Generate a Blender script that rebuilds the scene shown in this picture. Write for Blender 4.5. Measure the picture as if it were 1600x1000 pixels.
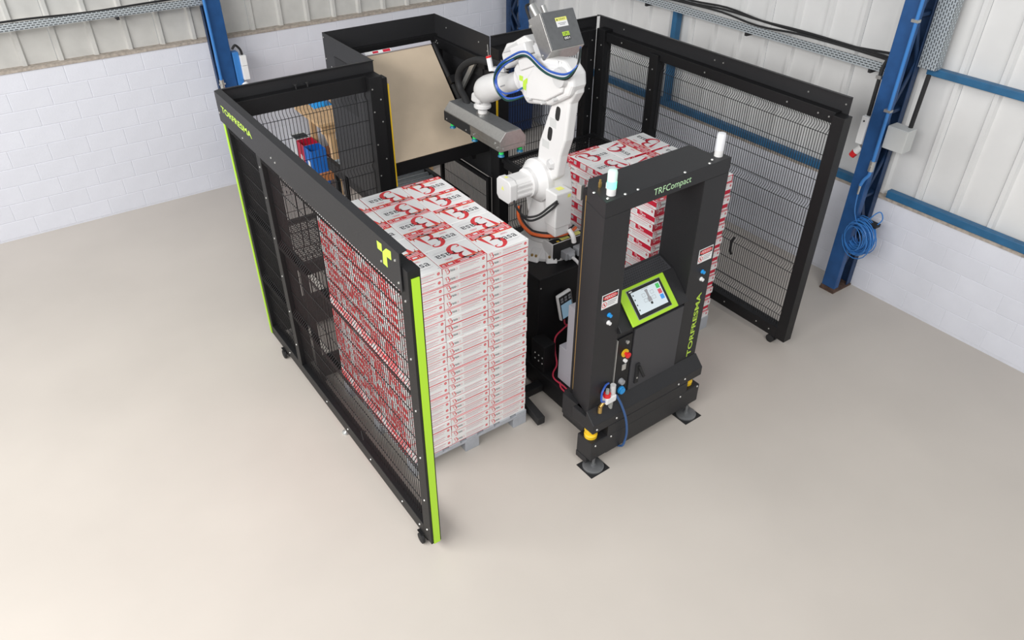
import bpy, math, random
from mathutils import Vector, Matrix
random.seed(7)
for o in list(bpy.data.objects): bpy.data.objects.remove(o)
S = bpy.context.scene
COL = S.collection
PI = math.pi

# ------------------------------------------------------------------ camera
cam = bpy.data.cameras.new('camera'); cam_ob = bpy.data.objects.new('camera', cam); COL.objects.link(cam_ob)
_a, _b, _c = math.radians(35.644), math.radians(35.9974), math.radians(0.3917)
_f = Vector((math.sin(_a)*math.cos(_b), math.cos(_a)*math.cos(_b), -math.sin(_b)))
_r = Vector((math.cos(_a), -math.sin(_a), 0)); _u = _r.cross(_f)
_r2 = _r*math.cos(_c)+_u*math.sin(_c); _u2 = -_r*math.sin(_c)+_u*math.cos(_c)
cam_ob.matrix_world = Matrix(((_r2.x, _u2.x, -_f.x, 0), (_r2.y, _u2.y, -_f.y, 0), (_r2.z, _u2.z, -_f.z, 4.4), (0, 0, 0, 1)))
cam.sensor_width = 36; cam.lens = 1176.747/1600*36; cam.clip_start = 0.05; cam.clip_end = 100
S.camera = cam_ob

# ------------------------------------------------------------------ world, lights, exposure
W = bpy.data.worlds.new('world'); S.world = W; W.use_nodes = True
W.node_tree.nodes['Background'].inputs[0].default_value = (0.90, 0.95, 1.0, 1)
W.node_tree.nodes['Background'].inputs[1].default_value = 0.40
def unseen_light(x, y, sx, sy, power, col=(1, 0.985, 0.965), z=8.0, aim=None):
    l = bpy.data.lights.new('unseen_light', 'AREA'); l.shape = 'RECTANGLE'; l.size = sx; l.size_y = sy; l.energy = power; l.color = col
    o = bpy.data.objects.new('unseen_light', l); o.location = (x, y, z); COL.objects.link(o)
    if aim: o.rotation_euler = (Vector(aim)-Vector((x, y, z))).to_track_quat('-Z', 'Y').to_euler()
    return o
unseen_light(-3.6, 3.2, 9.0, 2.4, 1020, z=5.6, aim=(1.2, 4.2, 0.6))  # unseen source added on the left, brightens the west-facing sides
unseen_light(0.6, -3.0, 5.0, 2.0, 440, z=6.8, aim=(2.2, 3.6, 0.8))  # added front fill with no fixture, keeps the south-facing sides bright
S.view_settings.view_transform = 'Standard'; S.view_settings.look = 'None'; S.view_settings.gamma = 1
S.view_settings.use_curve_mapping = False
S.view_settings.exposure = -0.38

# ------------------------------------------------------------------ materials
def mat(name, col, rough=0.5, metal=0.0, var=0.0, vscale=6.0, bump=0.0, bscale=60.0, emit=None, estr=0.0, trans=0.0, spec=None, rnd=0.0, coat=0.0):
    m = bpy.data.materials.new(name); m.use_nodes = True
    nt = m.node_tree; b = nt.nodes['Principled BSDF']
    b.inputs['Base Color'].default_value = (*col, 1); b.inputs['Roughness'].default_value = rough; b.inputs['Metallic'].default_value = metal
    if spec is not None: b.inputs['Specular IOR Level'].default_value = spec
    if trans: b.inputs['Transmission Weight'].default_value = trans
    if coat: b.inputs['Coat Weight'].default_value = coat
    if emit: b.inputs['Emission Color'].default_value = (*emit, 1); b.inputs['Emission Strength'].default_value = estr
    if var or bump:
        tc = nt.nodes.new('ShaderNodeTexCoord')
    if var:
        n = nt.nodes.new('ShaderNodeTexNoise'); n.inputs['Scale'].default_value = vscale; n.inputs['Detail'].default_value = 5
        nt.links.new(tc.outputs['Object'], n.inputs['Vector'])
        r = nt.nodes.new('ShaderNodeValToRGB')
        r.color_ramp.elements[0].position = 0.3; r.color_ramp.elements[1].position = 0.7
        r.color_ramp.elements[0].color = (*[c*(1-var) for c in col], 1); r.color_ramp.elements[1].color = (*[min(1, c*(1+var)) for c in col], 1)
        nt.links.new(n.outputs['Fac'], r.inputs['Fac'])
        src = r.outputs['Color']
        if rnd:
            oi = nt.nodes.new('ShaderNodeObjectInfo'); hs = nt.nodes.new('ShaderNodeHueSaturation')
            mr = nt.nodes.new('ShaderNodeMapRange'); mr.inputs['To Min'].default_value = 1-rnd; mr.inputs['To Max'].default_value = 1+rnd
            nt.links.new(oi.outputs['Random'], mr.inputs['Value']); nt.links.new(mr.outputs['Result'], hs.inputs['Value'])
            nt.links.new(src, hs.inputs['Color']); src = hs.outputs['Color']
        nt.links.new(src, b.inputs['Base Color'])
    if bump:
        n2 = nt.nodes.new('ShaderNodeTexNoise'); n2.inputs['Scale'].default_value = bscale; n2.inputs['Detail'].default_value = 4
        nt.links.new(tc.outputs['Object'], n2.inputs['Vector'])
        bp = nt.nodes.new('ShaderNodeBump'); bp.inputs['Strength'].default_value = bump; bp.inputs['Distance'].default_value = 0.01
        nt.links.new(n2.outputs['Fac'], bp.inputs['Height']); nt.links.new(bp.outputs['Normal'], b.inputs['Normal'])
    return m

M = {}
M['floor'] = mat('epoxy_floor', (0.535, 0.493, 0.447), 0.38, var=0.05, vscale=0.7, bump=0.03, bscale=30, spec=0.35)
M['block'] = mat('painted_block', (0.72, 0.735, 0.80), 0.62, var=0.03, vscale=3, bump=0.12, bscale=45, rnd=0.015)
M['mortar'] = mat('painted_mortar', (0.69, 0.705, 0.765), 0.8, var=0.04, vscale=20)
M['rough_mortar'] = mat('bare_mortar', (0.42, 0.37, 0.32), 0.95, var=0.25, vscale=25, bump=0.6, bscale=50)
M['sheet_grey'] = mat('weathered_sheet', (0.64, 0.635, 0.61), 0.45, var=0.07, vscale=5, metal=0.1)
M['sheet_white'] = mat('white_sheet', (0.74, 0.74, 0.735), 0.42, var=0.03, vscale=3)
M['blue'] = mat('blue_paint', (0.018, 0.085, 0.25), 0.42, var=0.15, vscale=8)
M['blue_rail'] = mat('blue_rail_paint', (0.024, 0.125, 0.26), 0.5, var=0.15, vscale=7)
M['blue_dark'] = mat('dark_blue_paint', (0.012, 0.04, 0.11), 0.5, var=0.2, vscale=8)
M['blue_pipe'] = mat('blue_pipe', (0.05, 0.22, 0.58), 0.35)
M['rust'] = mat('rust', (0.10, 0.06, 0.045), 0.9, var=0.4, vscale=30)
M['black'] = mat('black_powder_coat', (0.007, 0.007, 0.008), 0.5, var=0.15, vscale=80, bump=0.10, bscale=700, spec=0.4)
M['black2'] = mat('charcoal_sheet', (0.018, 0.018, 0.020), 0.5, var=0.12, vscale=120, bump=0.10, bscale=700, spec=0.45)
M['dark_door'] = mat('dark_grey_door', (0.052, 0.052, 0.058), 0.5, var=0.12, vscale=150, bump=0.08, bscale=600)
M['wire'] = mat('black_wire', (0.013, 0.013, 0.014), 0.45)
M['rubber'] = mat('rubber', (0.015, 0.015, 0.016), 0.7)
M['lime'] = mat('lime_paint', (0.42, 0.72, 0.03), 0.5)
M['lime_light'] = mat('lime_lettering', (0.50, 0.74, 0.07), 0.5)
M['green_text'] = mat('pale_green_lettering', (0.55, 0.85, 0.50), 0.5)
M['white_text'] = mat('white_print', (0.85, 0.85, 0.85), 0.5)
M['black_text'] = mat('black_print', (0.02, 0.02, 0.02), 0.5)
M['grey_text'] = mat('grey_print', (0.35, 0.35, 0.37), 0.6)
M['red'] = mat('red_plastic', (0.70, 0.02, 0.025), 0.35)
M['yellow'] = mat('yellow_plastic', (0.85, 0.55, 0.02), 0.4)
M['pale_yellow'] = mat('pale_yellow_label', (0.85, 0.85, 0.22), 0.5)
M['steel'] = mat('brushed_steel', (0.56, 0.55, 0.53), 0.32, metal=0.9, var=0.06, vscale=40)
M['steel_dark'] = mat('brushed_steel_dark', (0.22, 0.225, 0.23), 0.42, metal=0.6, var=0.06, vscale=30)
M['zinc'] = mat('zinc', (0.62, 0.62, 0.60), 0.35, metal=0.8)
M['galv'] = mat('galvanised', (0.50, 0.54, 0.57), 0.45, metal=0.5, var=0.12, vscale=30)
M['robot'] = mat('robot_white', (0.74, 0.735, 0.73), 0.38, var=0.02, vscale=4)
M['robot_grey'] = mat('robot_light_grey', (0.60, 0.60, 0.60), 0.4)
M['grey_plug'] = mat('grey_plug', (0.30, 0.31, 0.33), 0.5)
M['orange'] = mat('orange_cable', (0.80, 0.14, 0.03), 0.45)
M['hose_blue'] = mat('blue_hose', (0.03, 0.10, 0.45), 0.3)
M['hose_green'] = mat('dark_green_hose', (0.01, 0.06, 0.05), 0.3)
M['hose_white'] = mat('pale_hose', (0.65, 0.68, 0.75), 0.35)
M['hose_red'] = mat('pink_red_cable', (0.55, 0.04, 0.08), 0.45)
M['air_blue'] = mat('navy_air_hose', (0.03, 0.09, 0.24), 0.3)
M['cup_green'] = mat('green_suction_bellows', (0.02, 0.62, 0.12), 0.4)
M['cup_blue'] = mat('blue_suction_lip', (0.01, 0.16, 0.30), 0.4)
M['board'] = mat('fibreboard', (0.60, 0.49, 0.365), 0.75, var=0.05, vscale=5, bump=0.05, bscale=120)
M['wood'] = mat('pine_wood', (0.68, 0.45, 0.24), 0.6, var=0.12, vscale=9)
M['wood_orange'] = mat('orange_wood', (0.52, 0.20, 0.07), 0.6, var=0.12, vscale=9)
M['bin_blue'] = mat('blue_bin', (0.01, 0.16, 0.62), 0.4)
M['bin_red'] = mat('red_bin', (0.55, 0.015, 0.05), 0.4)
M['bin_white'] = mat('white_bin', (0.68, 0.70, 0.72), 0.4)
M['bin_inside'] = mat('dark_bin_liner', (0.02, 0.025, 0.025), 0.6)
M['navy'] = mat('navy_plastic', (0.01, 0.035, 0.12), 0.45)
M['pallet'] = mat('grey_pallet', (0.44, 0.46, 0.50), 0.65, var=0.06, vscale=12)
M['cabinet'] = mat('pale_grey_cabinet', (0.52, 0.51, 0.56), 0.5)
M['box_grey'] = mat('pale_grey_enclosure', (0.60, 0.61, 0.60), 0.5)
M['clear'] = mat('clear_plastic', (0.62, 0.63, 0.60), 0.2, trans=0.5)
M['screen'] = mat('screen', (0.4, 0.45, 0.48), 0.2, emit=(0.72, 0.80, 0.84), estr=0.55)
M['screen_blue'] = mat('pendant_screen', (0.15, 0.22, 0.3), 0.2, emit=(0.30, 0.48, 0.62), estr=0.5)
M['btn_blue'] = mat('blue_button', (0.02, 0.33, 0.80), 0.35)
M['lamp_green'] = mat('green_lamp', (0.3, 0.9, 0.6), 0.3, emit=(0.12, 0.95, 0.42), estr=1.7)
M['lamp_dome_lit'] = mat('lit_lamp_dome', (0.7, 0.85, 0.8), 0.3, emit=(0.20, 0.75, 0.45), estr=0.22)
M['lamp_white'] = mat('white_lamp_dome', (0.78, 0.79, 0.82), 0.3)
M['brass'] = mat('brass', (0.55, 0.36, 0.12), 0.35, metal=0.8)
M['card'] = mat('carton_white', (0.88, 0.875, 0.87), 0.55, var=0.02, vscale=9, rnd=0.02)
M['card_red'] = mat('carton_red', (0.62, 0.015, 0.045), 0.5)
M['card_red_lit'] = mat('carton_red_lit', (0.76, 0.045, 0.055), 0.5)  # lighter copy of the carton red, stronger light on left stack put into colour
M['card_dark'] = mat('carton_dark_print', (0.085, 0.085, 0.095), 0.5)
M['card_grey'] = mat('carton_grey_print', (0.52, 0.50, 0.53), 0.5)
M['card_orange'] = mat('carton_orange_print', (0.85, 0.30, 0.02), 0.5)
M['card_pink'] = mat('carton_pink_print', (0.70, 0.10, 0.17), 0.5)

def trunk_mat():
    m = mat('slotted_trunking', (0.50, 0.55, 0.58), 0.45, metal=0.4); nt = m.node_tree; b = nt.nodes['Principled BSDF']
    tc = nt.nodes.new('ShaderNodeTexCoord'); mp = nt.nodes.new('ShaderNodeMapping')
    br = nt.nodes.new('ShaderNodeTexBrick'); br.inputs['Scale'].default_value = 1
    br.inputs['Brick Width'].default_value = 0.045; br.inputs['Row Height'].default_value = 0.021
    br.inputs['Mortar Size'].default_value = 0.0068; br.inputs['Mortar Smooth'].default_value = 0.1
    br.inputs['Color1'].default_value = (0.03, 0.035, 0.04, 1); br.inputs['Color2'].default_value = (0.06, 0.065, 0.07, 1); br.inputs['Mortar'].default_value = (0.52, 0.57, 0.60, 1)
    nt.links.new(tc.outputs['UV'], br.inputs['Vector']); nt.links.new(br.outputs['Color'], b.inputs['Base Color'])
    return m
M['trunk'] = trunk_mat()

# ------------------------------------------------------------------ mesh builder
def thing(name, label, cat, loc=(0, 0, 0), rotz=0.0, group=None):
    o = bpy.data.objects.new(name, None); COL.objects.link(o); o.location = loc; o.rotation_euler = (0, 0, rotz)
    o.empty_display_size = 0.1; tag(o, label, cat, group); return o
def tag(o, label, cat, group=None):
    o['label'] = label; o['category'] = cat
    if group: o['group'] = group
    return o
def root_loc(o):
    p = Vector((0, 0, 0))
    while o is not None: p += o.location; o = o.parent
    return p

class MB:
    BASE = None
    def __init__(s): s.v = []; s.f = []; s.m = []; s.T = MB.BASE
    def vert(s, p):
        p = Vector(p)
        if s.T is not None: p = s.T @ p
        s.v.append(p); return len(s.v)-1
    def poly(s, pts, mi=0):
        s.f.append([s.vert(p) for p in pts]); s.m.append(mi); return s
    def hexa(s, p, mi=0):
        i = [s.vert(q) for q in p]
        for q in ((0, 3, 2, 1), (4, 5, 6, 7), (0, 1, 5, 4), (1, 2, 6, 5), (2, 3, 7, 6), (3, 0, 4, 7)):
            s.f.append([i[k] for k in q]); s.m.append(mi)
        return s
    def box(s, x0, x1, y0, y1, z0, z1, mi=0):
        return s.hexa([(x0, y0, z0), (x1, y0, z0), (x1, y1, z0), (x0, y1, z0), (x0, y0, z1), (x1, y0, z1), (x1, y1, z1), (x0, y1, z1)], mi)
    def bar(s, a, b, w, h, up=(0, 0, 1), mi=0):
        a = Vector(a); b = Vector(b); d = (b-a).normalized(); up = Vector(up)
        r = d.cross(up).normalized()*w/2; u = r.cross(d).normalized()*h/2
        return s.hexa([a-r-u, a+r-u, b+r-u, b-r-u, a-r+u, a+r+u, b+r+u, b-r+u], mi)
    def prism(s, pts, axis, a0, a1, mi=0):
        def P(p, a):
            return (a, p[0], p[1]) if axis == 'x' else ((p[0], a, p[1]) if axis == 'y' else (p[0], p[1], a))
        n = len(pts); A = [s.vert(P(p, a0)) for p in pts]; B = [s.vert(P(p, a1)) for p in pts]
        s.f.append(A[::-1]); s.m.append(mi); s.f.append(B); s.m.append(mi)
        for i in range(n): s.f.append([A[i], A[(i+1) % n], B[(i+1) % n], B[i]]); s.m.append(mi)
        return s
    def rings(s, rings, mi=0, close=True, caps=True):
        idx = [[s.vert(p) for p in r] for r in rings]; n = len(idx[0])
        for a, b in zip(idx, idx[1:]):
            for i in range(n if close else n-1):
                s.f.append([a[i], a[(i+1) % n], b[(i+1) % n], b[i]]); s.m.append(mi)
        if caps:
            s.f.append(idx[0][::-1]); s.m.append(mi); s.f.append(idx[-1]); s.m.append(mi)
        return s
    def tube(s, path, r, n=8, mi=0, caps=True):
        path = [Vector(p) for p in path]; rr = r if isinstance(r, (list, tuple)) else [r]*len(path)
        t0 = (path[1]-path[0]).normalized()
        u = t0.cross(Vector((0, 0, 1)) if abs(t0.z) < 0.9 else Vector((1, 0, 0))).normalized()
        out = []
        for i, p in enumerate(path):
            t = (path[min(i+1, len(path)-1)]-path[max(i-1, 0)]).normalized()
            u = (u-t*u.dot(t)).normalized(); w = t.cross(u)
            out.append([p+(u*math.cos(2*PI*k/n+PI/n)+w*math.sin(2*PI*k/n+PI/n))*rr[i] for k in range(n)])
        return s.rings(out, mi, caps=caps)
    def cyl(s, a, b, r0, r1=None, n=20, mi=0):
        return s.tube([a, b], [r0, r0 if r1 is None else r1], n, mi)
    def lathe(s, c, prof, axis=(0, 0, 1), n=24, mi=0):
        c = Vector(c); ax = Vector(axis).normalized()
        return s.tube_prof(c, ax, prof, n, mi)
    def tube_prof(s, c, ax, prof, n, mi):
        u = ax.cross(Vector((0, 0, 1)) if abs(ax.z) < 0.9 else Vector((1, 0, 0))).normalized(); w = ax.cross(u)
        return s.rings([[c+ax*h+(u*math.cos(2*PI*k/n)+w*math.sin(2*PI*k/n))*max(r, 1e-4) for k in range(n)] for r, h in prof], mi)
    def build(s, name, mats, parent=None, bev=0.0, smooth=False, kind=None, segs=2):
        me = bpy.data.meshes.new(name); off = root_loc(parent) if parent is not None else Vector((0, 0, 0))
        me.from_pydata([tuple(p-off) for p in s.v], [], s.f)
        if not isinstance(mats, (list, tuple)): mats = [mats]
        for m in mats: me.materials.append(M[m] if isinstance(m, str) else m)
        for p, mi in zip(me.polygons, s.m): p.material_index = mi; p.use_smooth = smooth
        me.update()
        o = bpy.data.objects.new(name, me); COL.objects.link(o)
        if parent is not None: o.parent = parent
        if kind: o['kind'] = kind
        if bev:
            b = o.modifiers.new('bevel', 'BEVEL'); b.width = bev; b.segments = segs; b.limit_method = 'ANGLE'; b.angle_limit = math.radians(35)
        if smooth:
            try: me.set_sharp_from_angle(angle=math.radians(38))
            except Exception: pass
        return o

def catmull(pts, k=6):
    P = [Vector(p) for p in pts]; out = []
    for i in range(len(P)-1):
        p0 = P[max(i-1, 0)]; p1 = P[i]; p2 = P[i+1]; p3 = P[min(i+2, len(P)-1)]
        for j in range(k):
            t = j/k
            out.append(0.5*((2*p1)+(p2-p0)*t+(2*p0-5*p1+4*p2-p3)*t*t+(3*p1-p0-3*p2+p3)*t**3))
    out.append(P[-1]); return out

_tx = {}
def text2d(s, bold=0.0, shear=0.0, space=1.0):
    k = (s, bold, shear, space)
    if k not in _tx:
        c = bpy.data.curves.new('t', 'FONT'); c.body = s; c.size = 1; c.offset = bold; c.shear = shear; c.space_character = space; c.resolution_u = 3
        o = bpy.data.objects.new('t', c); COL.objects.link(o)
        dg = bpy.context.evaluated_depsgraph_get(); me = bpy.data.meshes.new_from_object(o.evaluated_get(dg))
        V = [(v.co.x, v.co.y) for v in me.vertices]; F = [list(p.vertices) for p in me.polygons]
        bpy.data.objects.remove(o); bpy.data.curves.remove(c); bpy.data.meshes.remove(me)
        x0 = min(v[0] for v in V); x1 = max(v[0] for v in V); y0 = min(v[1] for v in V); y1 = max(v[1] for v in V)
        _tx[k] = ([((x-x0)/(x1-x0), (y-y0)/(y1-y0)) for x, y in V], F)
    return _tx[k]
def put_text(mb, s, O, R, U, w, h, mi=0, **kw):
    V, F = text2d(s, **kw); O = Vector(O); R = Vector(R); U = Vector(U)
    base = len(mb.v)
    for x, y in V: mb.vert(O+R*(x*w)+U*(y*h))
    for f in F: mb.f.append([base+i for i in f]); mb.m.append(mi)
def rect(mb, O, R, U, x0, x1, y0, y1, mi=0):
    O = Vector(O); R = Vector(R); U = Vector(U)
    mb.poly([O+R*x0+U*y0, O+R*x1+U*y0, O+R*x1+U*y1, O+R*x0+U*y1], mi)
def disc(mb, O, R, U, cx, cy, r, mi=0, n=14, ry=None):
    O = Vector(O); R = Vector(R); U = Vector(U); ry = ry or r
    mb.poly([O+R*(cx+r*math.cos(2*PI*k/n))+U*(cy+ry*math.sin(2*PI*k/n)) for k in range(n)], mi)
def ring2(mb, O, R, U, cx, cy, r0, r1, mi=0, n=16):
    O = Vector(O); R = Vector(R); U = Vector(U)
    for k in range(n):
        a, b = 2*PI*k/n, 2*PI*(k+1)/n
        P = lambda r, t: O+R*(cx+r*math.cos(t))+U*(cy+r*math.sin(t))
        mb.poly([P(r0, a), P(r1, a), P(r1, b), P(r0, b)], mi)
def ribbon(mb, O, R, U, pts, mi=0, k=5):
    """pts: (x, y, width) - a brush stroke drawn flat on a face"""
    C = catmull([(x, y, w) for x, y, w in pts], k); O = Vector(O); R = Vector(R); U = Vector(U)
    L = []
    for i, p in enumerate(C):
        d = C[min(i+1, len(C)-1)]-C[max(i-1, 0)]; n = Vector((-d.y, d.x)).normalized()*max(p.z, 0.0004)/2
        L.append((O+R*(p.x+n.x)+U*(p.y+n.y), O+R*(p.x-n.x)+U*(p.y-n.y)))
    for (a, b), (c, d) in zip(L, L[1:]): mb.poly([b, d, c, a], mi)
def script_b(mb, O, R, U, s, mi):
    """ornate capital: slim wedge stem plus a looping swash, height about s"""
    q = lambda L: [(x*s, y*s, w*s) for x, y, w in L]
    Ov = Vector(O); Rv = Vector(R); Uv = Vector(U)
    mb.poly([Ov+Rv*(x*s)+Uv*(y*s) for x, y in ((0.16, 0.94), (0.36, 0.95), (0.46, 0.02))][::-1], mi)
    ribbon(mb, O, R, U, q([(0.02, 0.80, 0.02), (0.10, 1.00, 0.05), (0.40, 1.10, 0.08), (0.74, 1.02, 0.15), (0.84, 0.82, 0.17), (0.74, 0.64, 0.12), (0.54, 0.57, 0.03)]), mi)
    ribbon(mb, O, R, U, q([(0.56, 0.57, 0.03), (0.86, 0.58, 0.12), (1.05, 0.38, 0.20), (1.00, 0.10, 0.19), (0.76, -0.10, 0.12), (0.52, -0.06, 0.08), (0.50, 0.08, 0.06), (0.64, 0.11, 0.03)]), mi)

# ------------------------------------------------------------------ setting: floor and walls
def plane_obj(name, pts, m, kind='structure'):
    o = MB().poly(pts).build(name, m); o['kind'] = kind; return o
fl = MB().box(-7, 7.2, -5, 9.8, -0.1, 0.0).build('floor', 'floor'); fl['kind'] = 'structure'; fl['label'] = 'pale beige epoxy floor of the hall'

YB, XR = 9.49, 6.87          # room faces of the back wall and the right wall
wb = MB().box(-3.0, 7.1, YB+0.003, YB+0.16, 0, 1.83).build('wall_back', 'mortar'); wb['kind'] = 'structure'; wb['label'] = 'back wall of white painted blocks below grey ribbed sheet'
wr = MB().box(XR+0.002, XR+0.16, -2.4, 9.8, 0, 1.05).build('wall_right', 'mortar'); wr['kind'] = 'structure'; wr['label'] = 'right wall of white painted blocks below white ribbed sheet'
def share(me, name, parent, loc):
    o = bpy.data.objects.new(name, me); COL.objects.link(o); o.parent = parent; o.location = Vector(loc)-root_loc(parent); return o
def block_mesh(L, along, d=0.0045):
    b = MB(); g = 0.0020
    if along == 'x':
        b.rings([[(g, 0.03, g), (L-g, 0.03, g), (L-g, 0.03, 0.2-g), (g, 0.03, 0.2-g)], [(g, 0.002, g), (L-g, 0.002, g), (L-g, 0.002, 0.2-g), (g, 0.002, 0.2-g)],
                 [(g+d, 0, g+d), (L-g-d, 0, g+d), (L-g-d, 0, 0.2-g-d), (g+d, 0, 0.2-g-d)]])
    else:
        b.rings([[(0.03, g, g), (0.03, g, 0.2-g), (0.03, L-g, 0.2-g), (0.03, L-g, g)], [(0.0014, g, g), (0.0014, g, 0.2-g), (0.0014, L-g, 0.2-g), (0.0014, L-g, g)],
                 [(0, g+d, g+d), (0, g+d, 0.2-g-d), (0, L-g-d, 0.2-g-d), (0, L-g-d, g+d)]])
    me = bpy.data.meshes.new('block'); me.from_pydata([tuple(v) for v in b.v], [], b.f); me.materials.append(M['block']); me.update(); return me
bx, by = block_mesh(0.4, 'x'), block_mesh(0.4, 'y', 0.0035)
for r in range(9):
    x = -1.2+(0.2 if r % 2 else 0.0)+[0, .02, -.02, .01, 0, -.01, .02, 0, .01][r]
    while x < 6.6:
        share(bx, 'block', wb, (x, YB, 0.2*r+0.02)); x += 0.4
for r in range(5):
    y = 0.4+(0.2 if r % 2 else 0.0)
    while y < 9.2:
        share(by, 'block', wr, (XR, y, 0.2*r+0.03)); y += 0.4
lb = MB().box(-3, 7.0, YB-0.012, YB+0.16, 1.82, 1.85).build('ledge', 'rough_mortar', wb)
lr = MB().box(XR-0.012, XR+0.16, -2.4, 9.6, 1.03, 1.06).build('ledge', 'rough_mortar', wr)
def sheet(along, a0, n, z0, z1, plane, pitch, m, parent):
    prof = []
    for i in range(n):
        a = a0+i*pitch
        prof += [(a, 0.0), (a+0.018, -0.035), (a+0.055, -0.035), (a+0.073, 0.0)]
    prof.append((a0+n*pitch-0.004, 0.0))
    b = MB()
    for (p, d), (q, e) in zip(prof, prof[1:]):
        if along == 'x': b.poly([(p, plane+d, z0), (q, plane+e, z0), (q, plane+e, z1), (p, plane+d, z1)])
        else: b.poly([(plane+d, p, z0), (plane+d, p, z1), (plane+e, q, z1), (plane+e, q, z0)])
    o = b.build('sheet_panel', m, parent)
    s = o.modifiers.new('thick', 'SOLIDIFY'); s.thickness = 0.003; s.offset = -1
    return o
x = 2.92-0.355*18
while x < 6.8:
    sheet('x', x, 3, 1.845, 5.0, YB+0.10, 0.355, 'sheet_grey', wb); x += 1.065
y = 3.006-0.346*12
while y < 9.4:
    sheet('y', y, 3, 1.055, 5.0, XR+0.08, 0.346, 'sheet_white', wr); y += 1.038

# blue purlins (wall rails) of the right wall
def rail(a, b, w, h, label, mt='blue_rail'):
    o = MB().bar(a, b, w, h).build('wall_rail', mt, bev=0.006); tag(o, label, 'rail', 'blue wall rails'); return o
rail((XR+0.005, -1.5, 1.105), (XR+0.005, 3.30, 1.105), 0.07, 0.075, 'blue steel rail above the right block wall, lower one right of the column')
rail((XR+0.005, 3.55, 1.105), (XR+0.005, 9.3, 1.105), 0.07, 0.075, 'blue steel rail above the block wall, seen through the right fence')
rail((XR+0.005, -1.5, 2.30), (XR+0.005, 3.30, 2.30), 0.07, 0.065, 'upper blue steel rail across the white sheets right of the column')
o = MB().bar((XR+0.0, 6.33, 1.14), (XR+0.0, 6.33, 2.24), 0.07, 0.09, up=(1, 0, 0)).build('wall_strut', 'blue_rail', bev=0.005); tag(o, 'upright blue strut between cable tray and rail behind the right fence', 'strut')

# lattice columns
def lattice_column(name, label, base, along, H=5.0, chord_w=0.15, depth=0.30, pitch=0.42):
    """chord face towards the room, lacing back to the wall"""
    bx_, by_ = base; t = thing(name, label, 'column', (bx_, by_, 0), 0, 'blue lattice columns')
    def P(u, d, z): return (bx_+d, by_+u, z) if along == 'y' else (bx_+u, by_+d, z)
    def bx6(b, u0, u1, d0, d1, z0, z1):
        p = [P(u0, d0, z0), P(u1, d0, z0), P(u1, d1, z0), P(u0, d1, z0), P(u0, d0, z1), P(u1, d0, z1), P(u1, d1, z1), P(u0, d1, z1)]; b.hexa(p)
    c = MB(); w = chord_w/2
    bx6(c, -w, w, 0, 0.012, 0.02, H); bx6(c, -w, -w+0.010, 0.012, 0.075, 0.02, H); bx6(c, w-0.010, w, 0.012, 0.075, 0.02, H)
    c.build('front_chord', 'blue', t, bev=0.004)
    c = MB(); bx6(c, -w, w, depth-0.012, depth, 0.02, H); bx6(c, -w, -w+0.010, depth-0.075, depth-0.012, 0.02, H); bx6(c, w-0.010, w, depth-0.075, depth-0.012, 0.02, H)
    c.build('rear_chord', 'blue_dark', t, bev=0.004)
    z = 0.25; k = 0
    while z < H-pitch:
        for s in (-1, 1):
            a, b_ = (0.05, depth-0.05) if k % 2 == 0 else (depth-0.05, 0.05)
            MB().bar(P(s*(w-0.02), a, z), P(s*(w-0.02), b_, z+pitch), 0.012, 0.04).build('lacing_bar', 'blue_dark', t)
        z += pitch; k += 1
        if k % 2 == 0: MB().bar(P(0, 0.03, z), P(0, depth-0.03, z), 0.11, 0.03).build('batten', 'blue_dark', t)
    b = MB(); bx6(b, -w-0.008, w+0.008, -0.012, depth, 0.0, 0.02); b.build('base_plate', 'rust', t)
    b = MB(); bx6(b, -w-0.004, w+0.004, -0.004, 0.08, 0.02, 0.05); b.build('rust_foot', 'rust', t)
    return t
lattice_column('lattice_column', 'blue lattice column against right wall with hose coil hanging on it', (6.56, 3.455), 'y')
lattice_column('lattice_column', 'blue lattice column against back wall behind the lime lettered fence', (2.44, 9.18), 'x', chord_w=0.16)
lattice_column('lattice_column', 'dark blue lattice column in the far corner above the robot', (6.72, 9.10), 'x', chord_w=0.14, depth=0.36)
# far-corner column seen side on: wide lacing frame
cc = thing('lattice_frame', 'dark blue cross braced frame beside the far corner column', 'column', (6.45, 9.15, 0))
for xx in (6.45,): MB().box(xx-0.02, xx+0.02, 9.10, 9.16, 0, 5).build('front_chord', 'blue_dark', cc)
z = 0.7; k = 0
while z < 4.6:
    MB().bar((6.46, 9.13, z), (6.64, 9.13, z+0.33), 0.012, 0.04, up=(0, 1, 0)).build('lacing_bar', 'blue_dark', cc) if k % 2 else MB().bar((6.64, 9.13, z), (6.46, 9.13, z+0.33), 0.012, 0.04, up=(0, 1, 0)).build('lacing_bar', 'blue_dark', cc)
    if k % 2: MB().bar((6.46, 9.13, z+0.36), (6.64, 9.13, z+0.36), 0.012, 0.045, up=(0, 1, 0)).build('batten', 'blue_dark', cc); z += 0.07
    z += 0.33; k += 1

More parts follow.
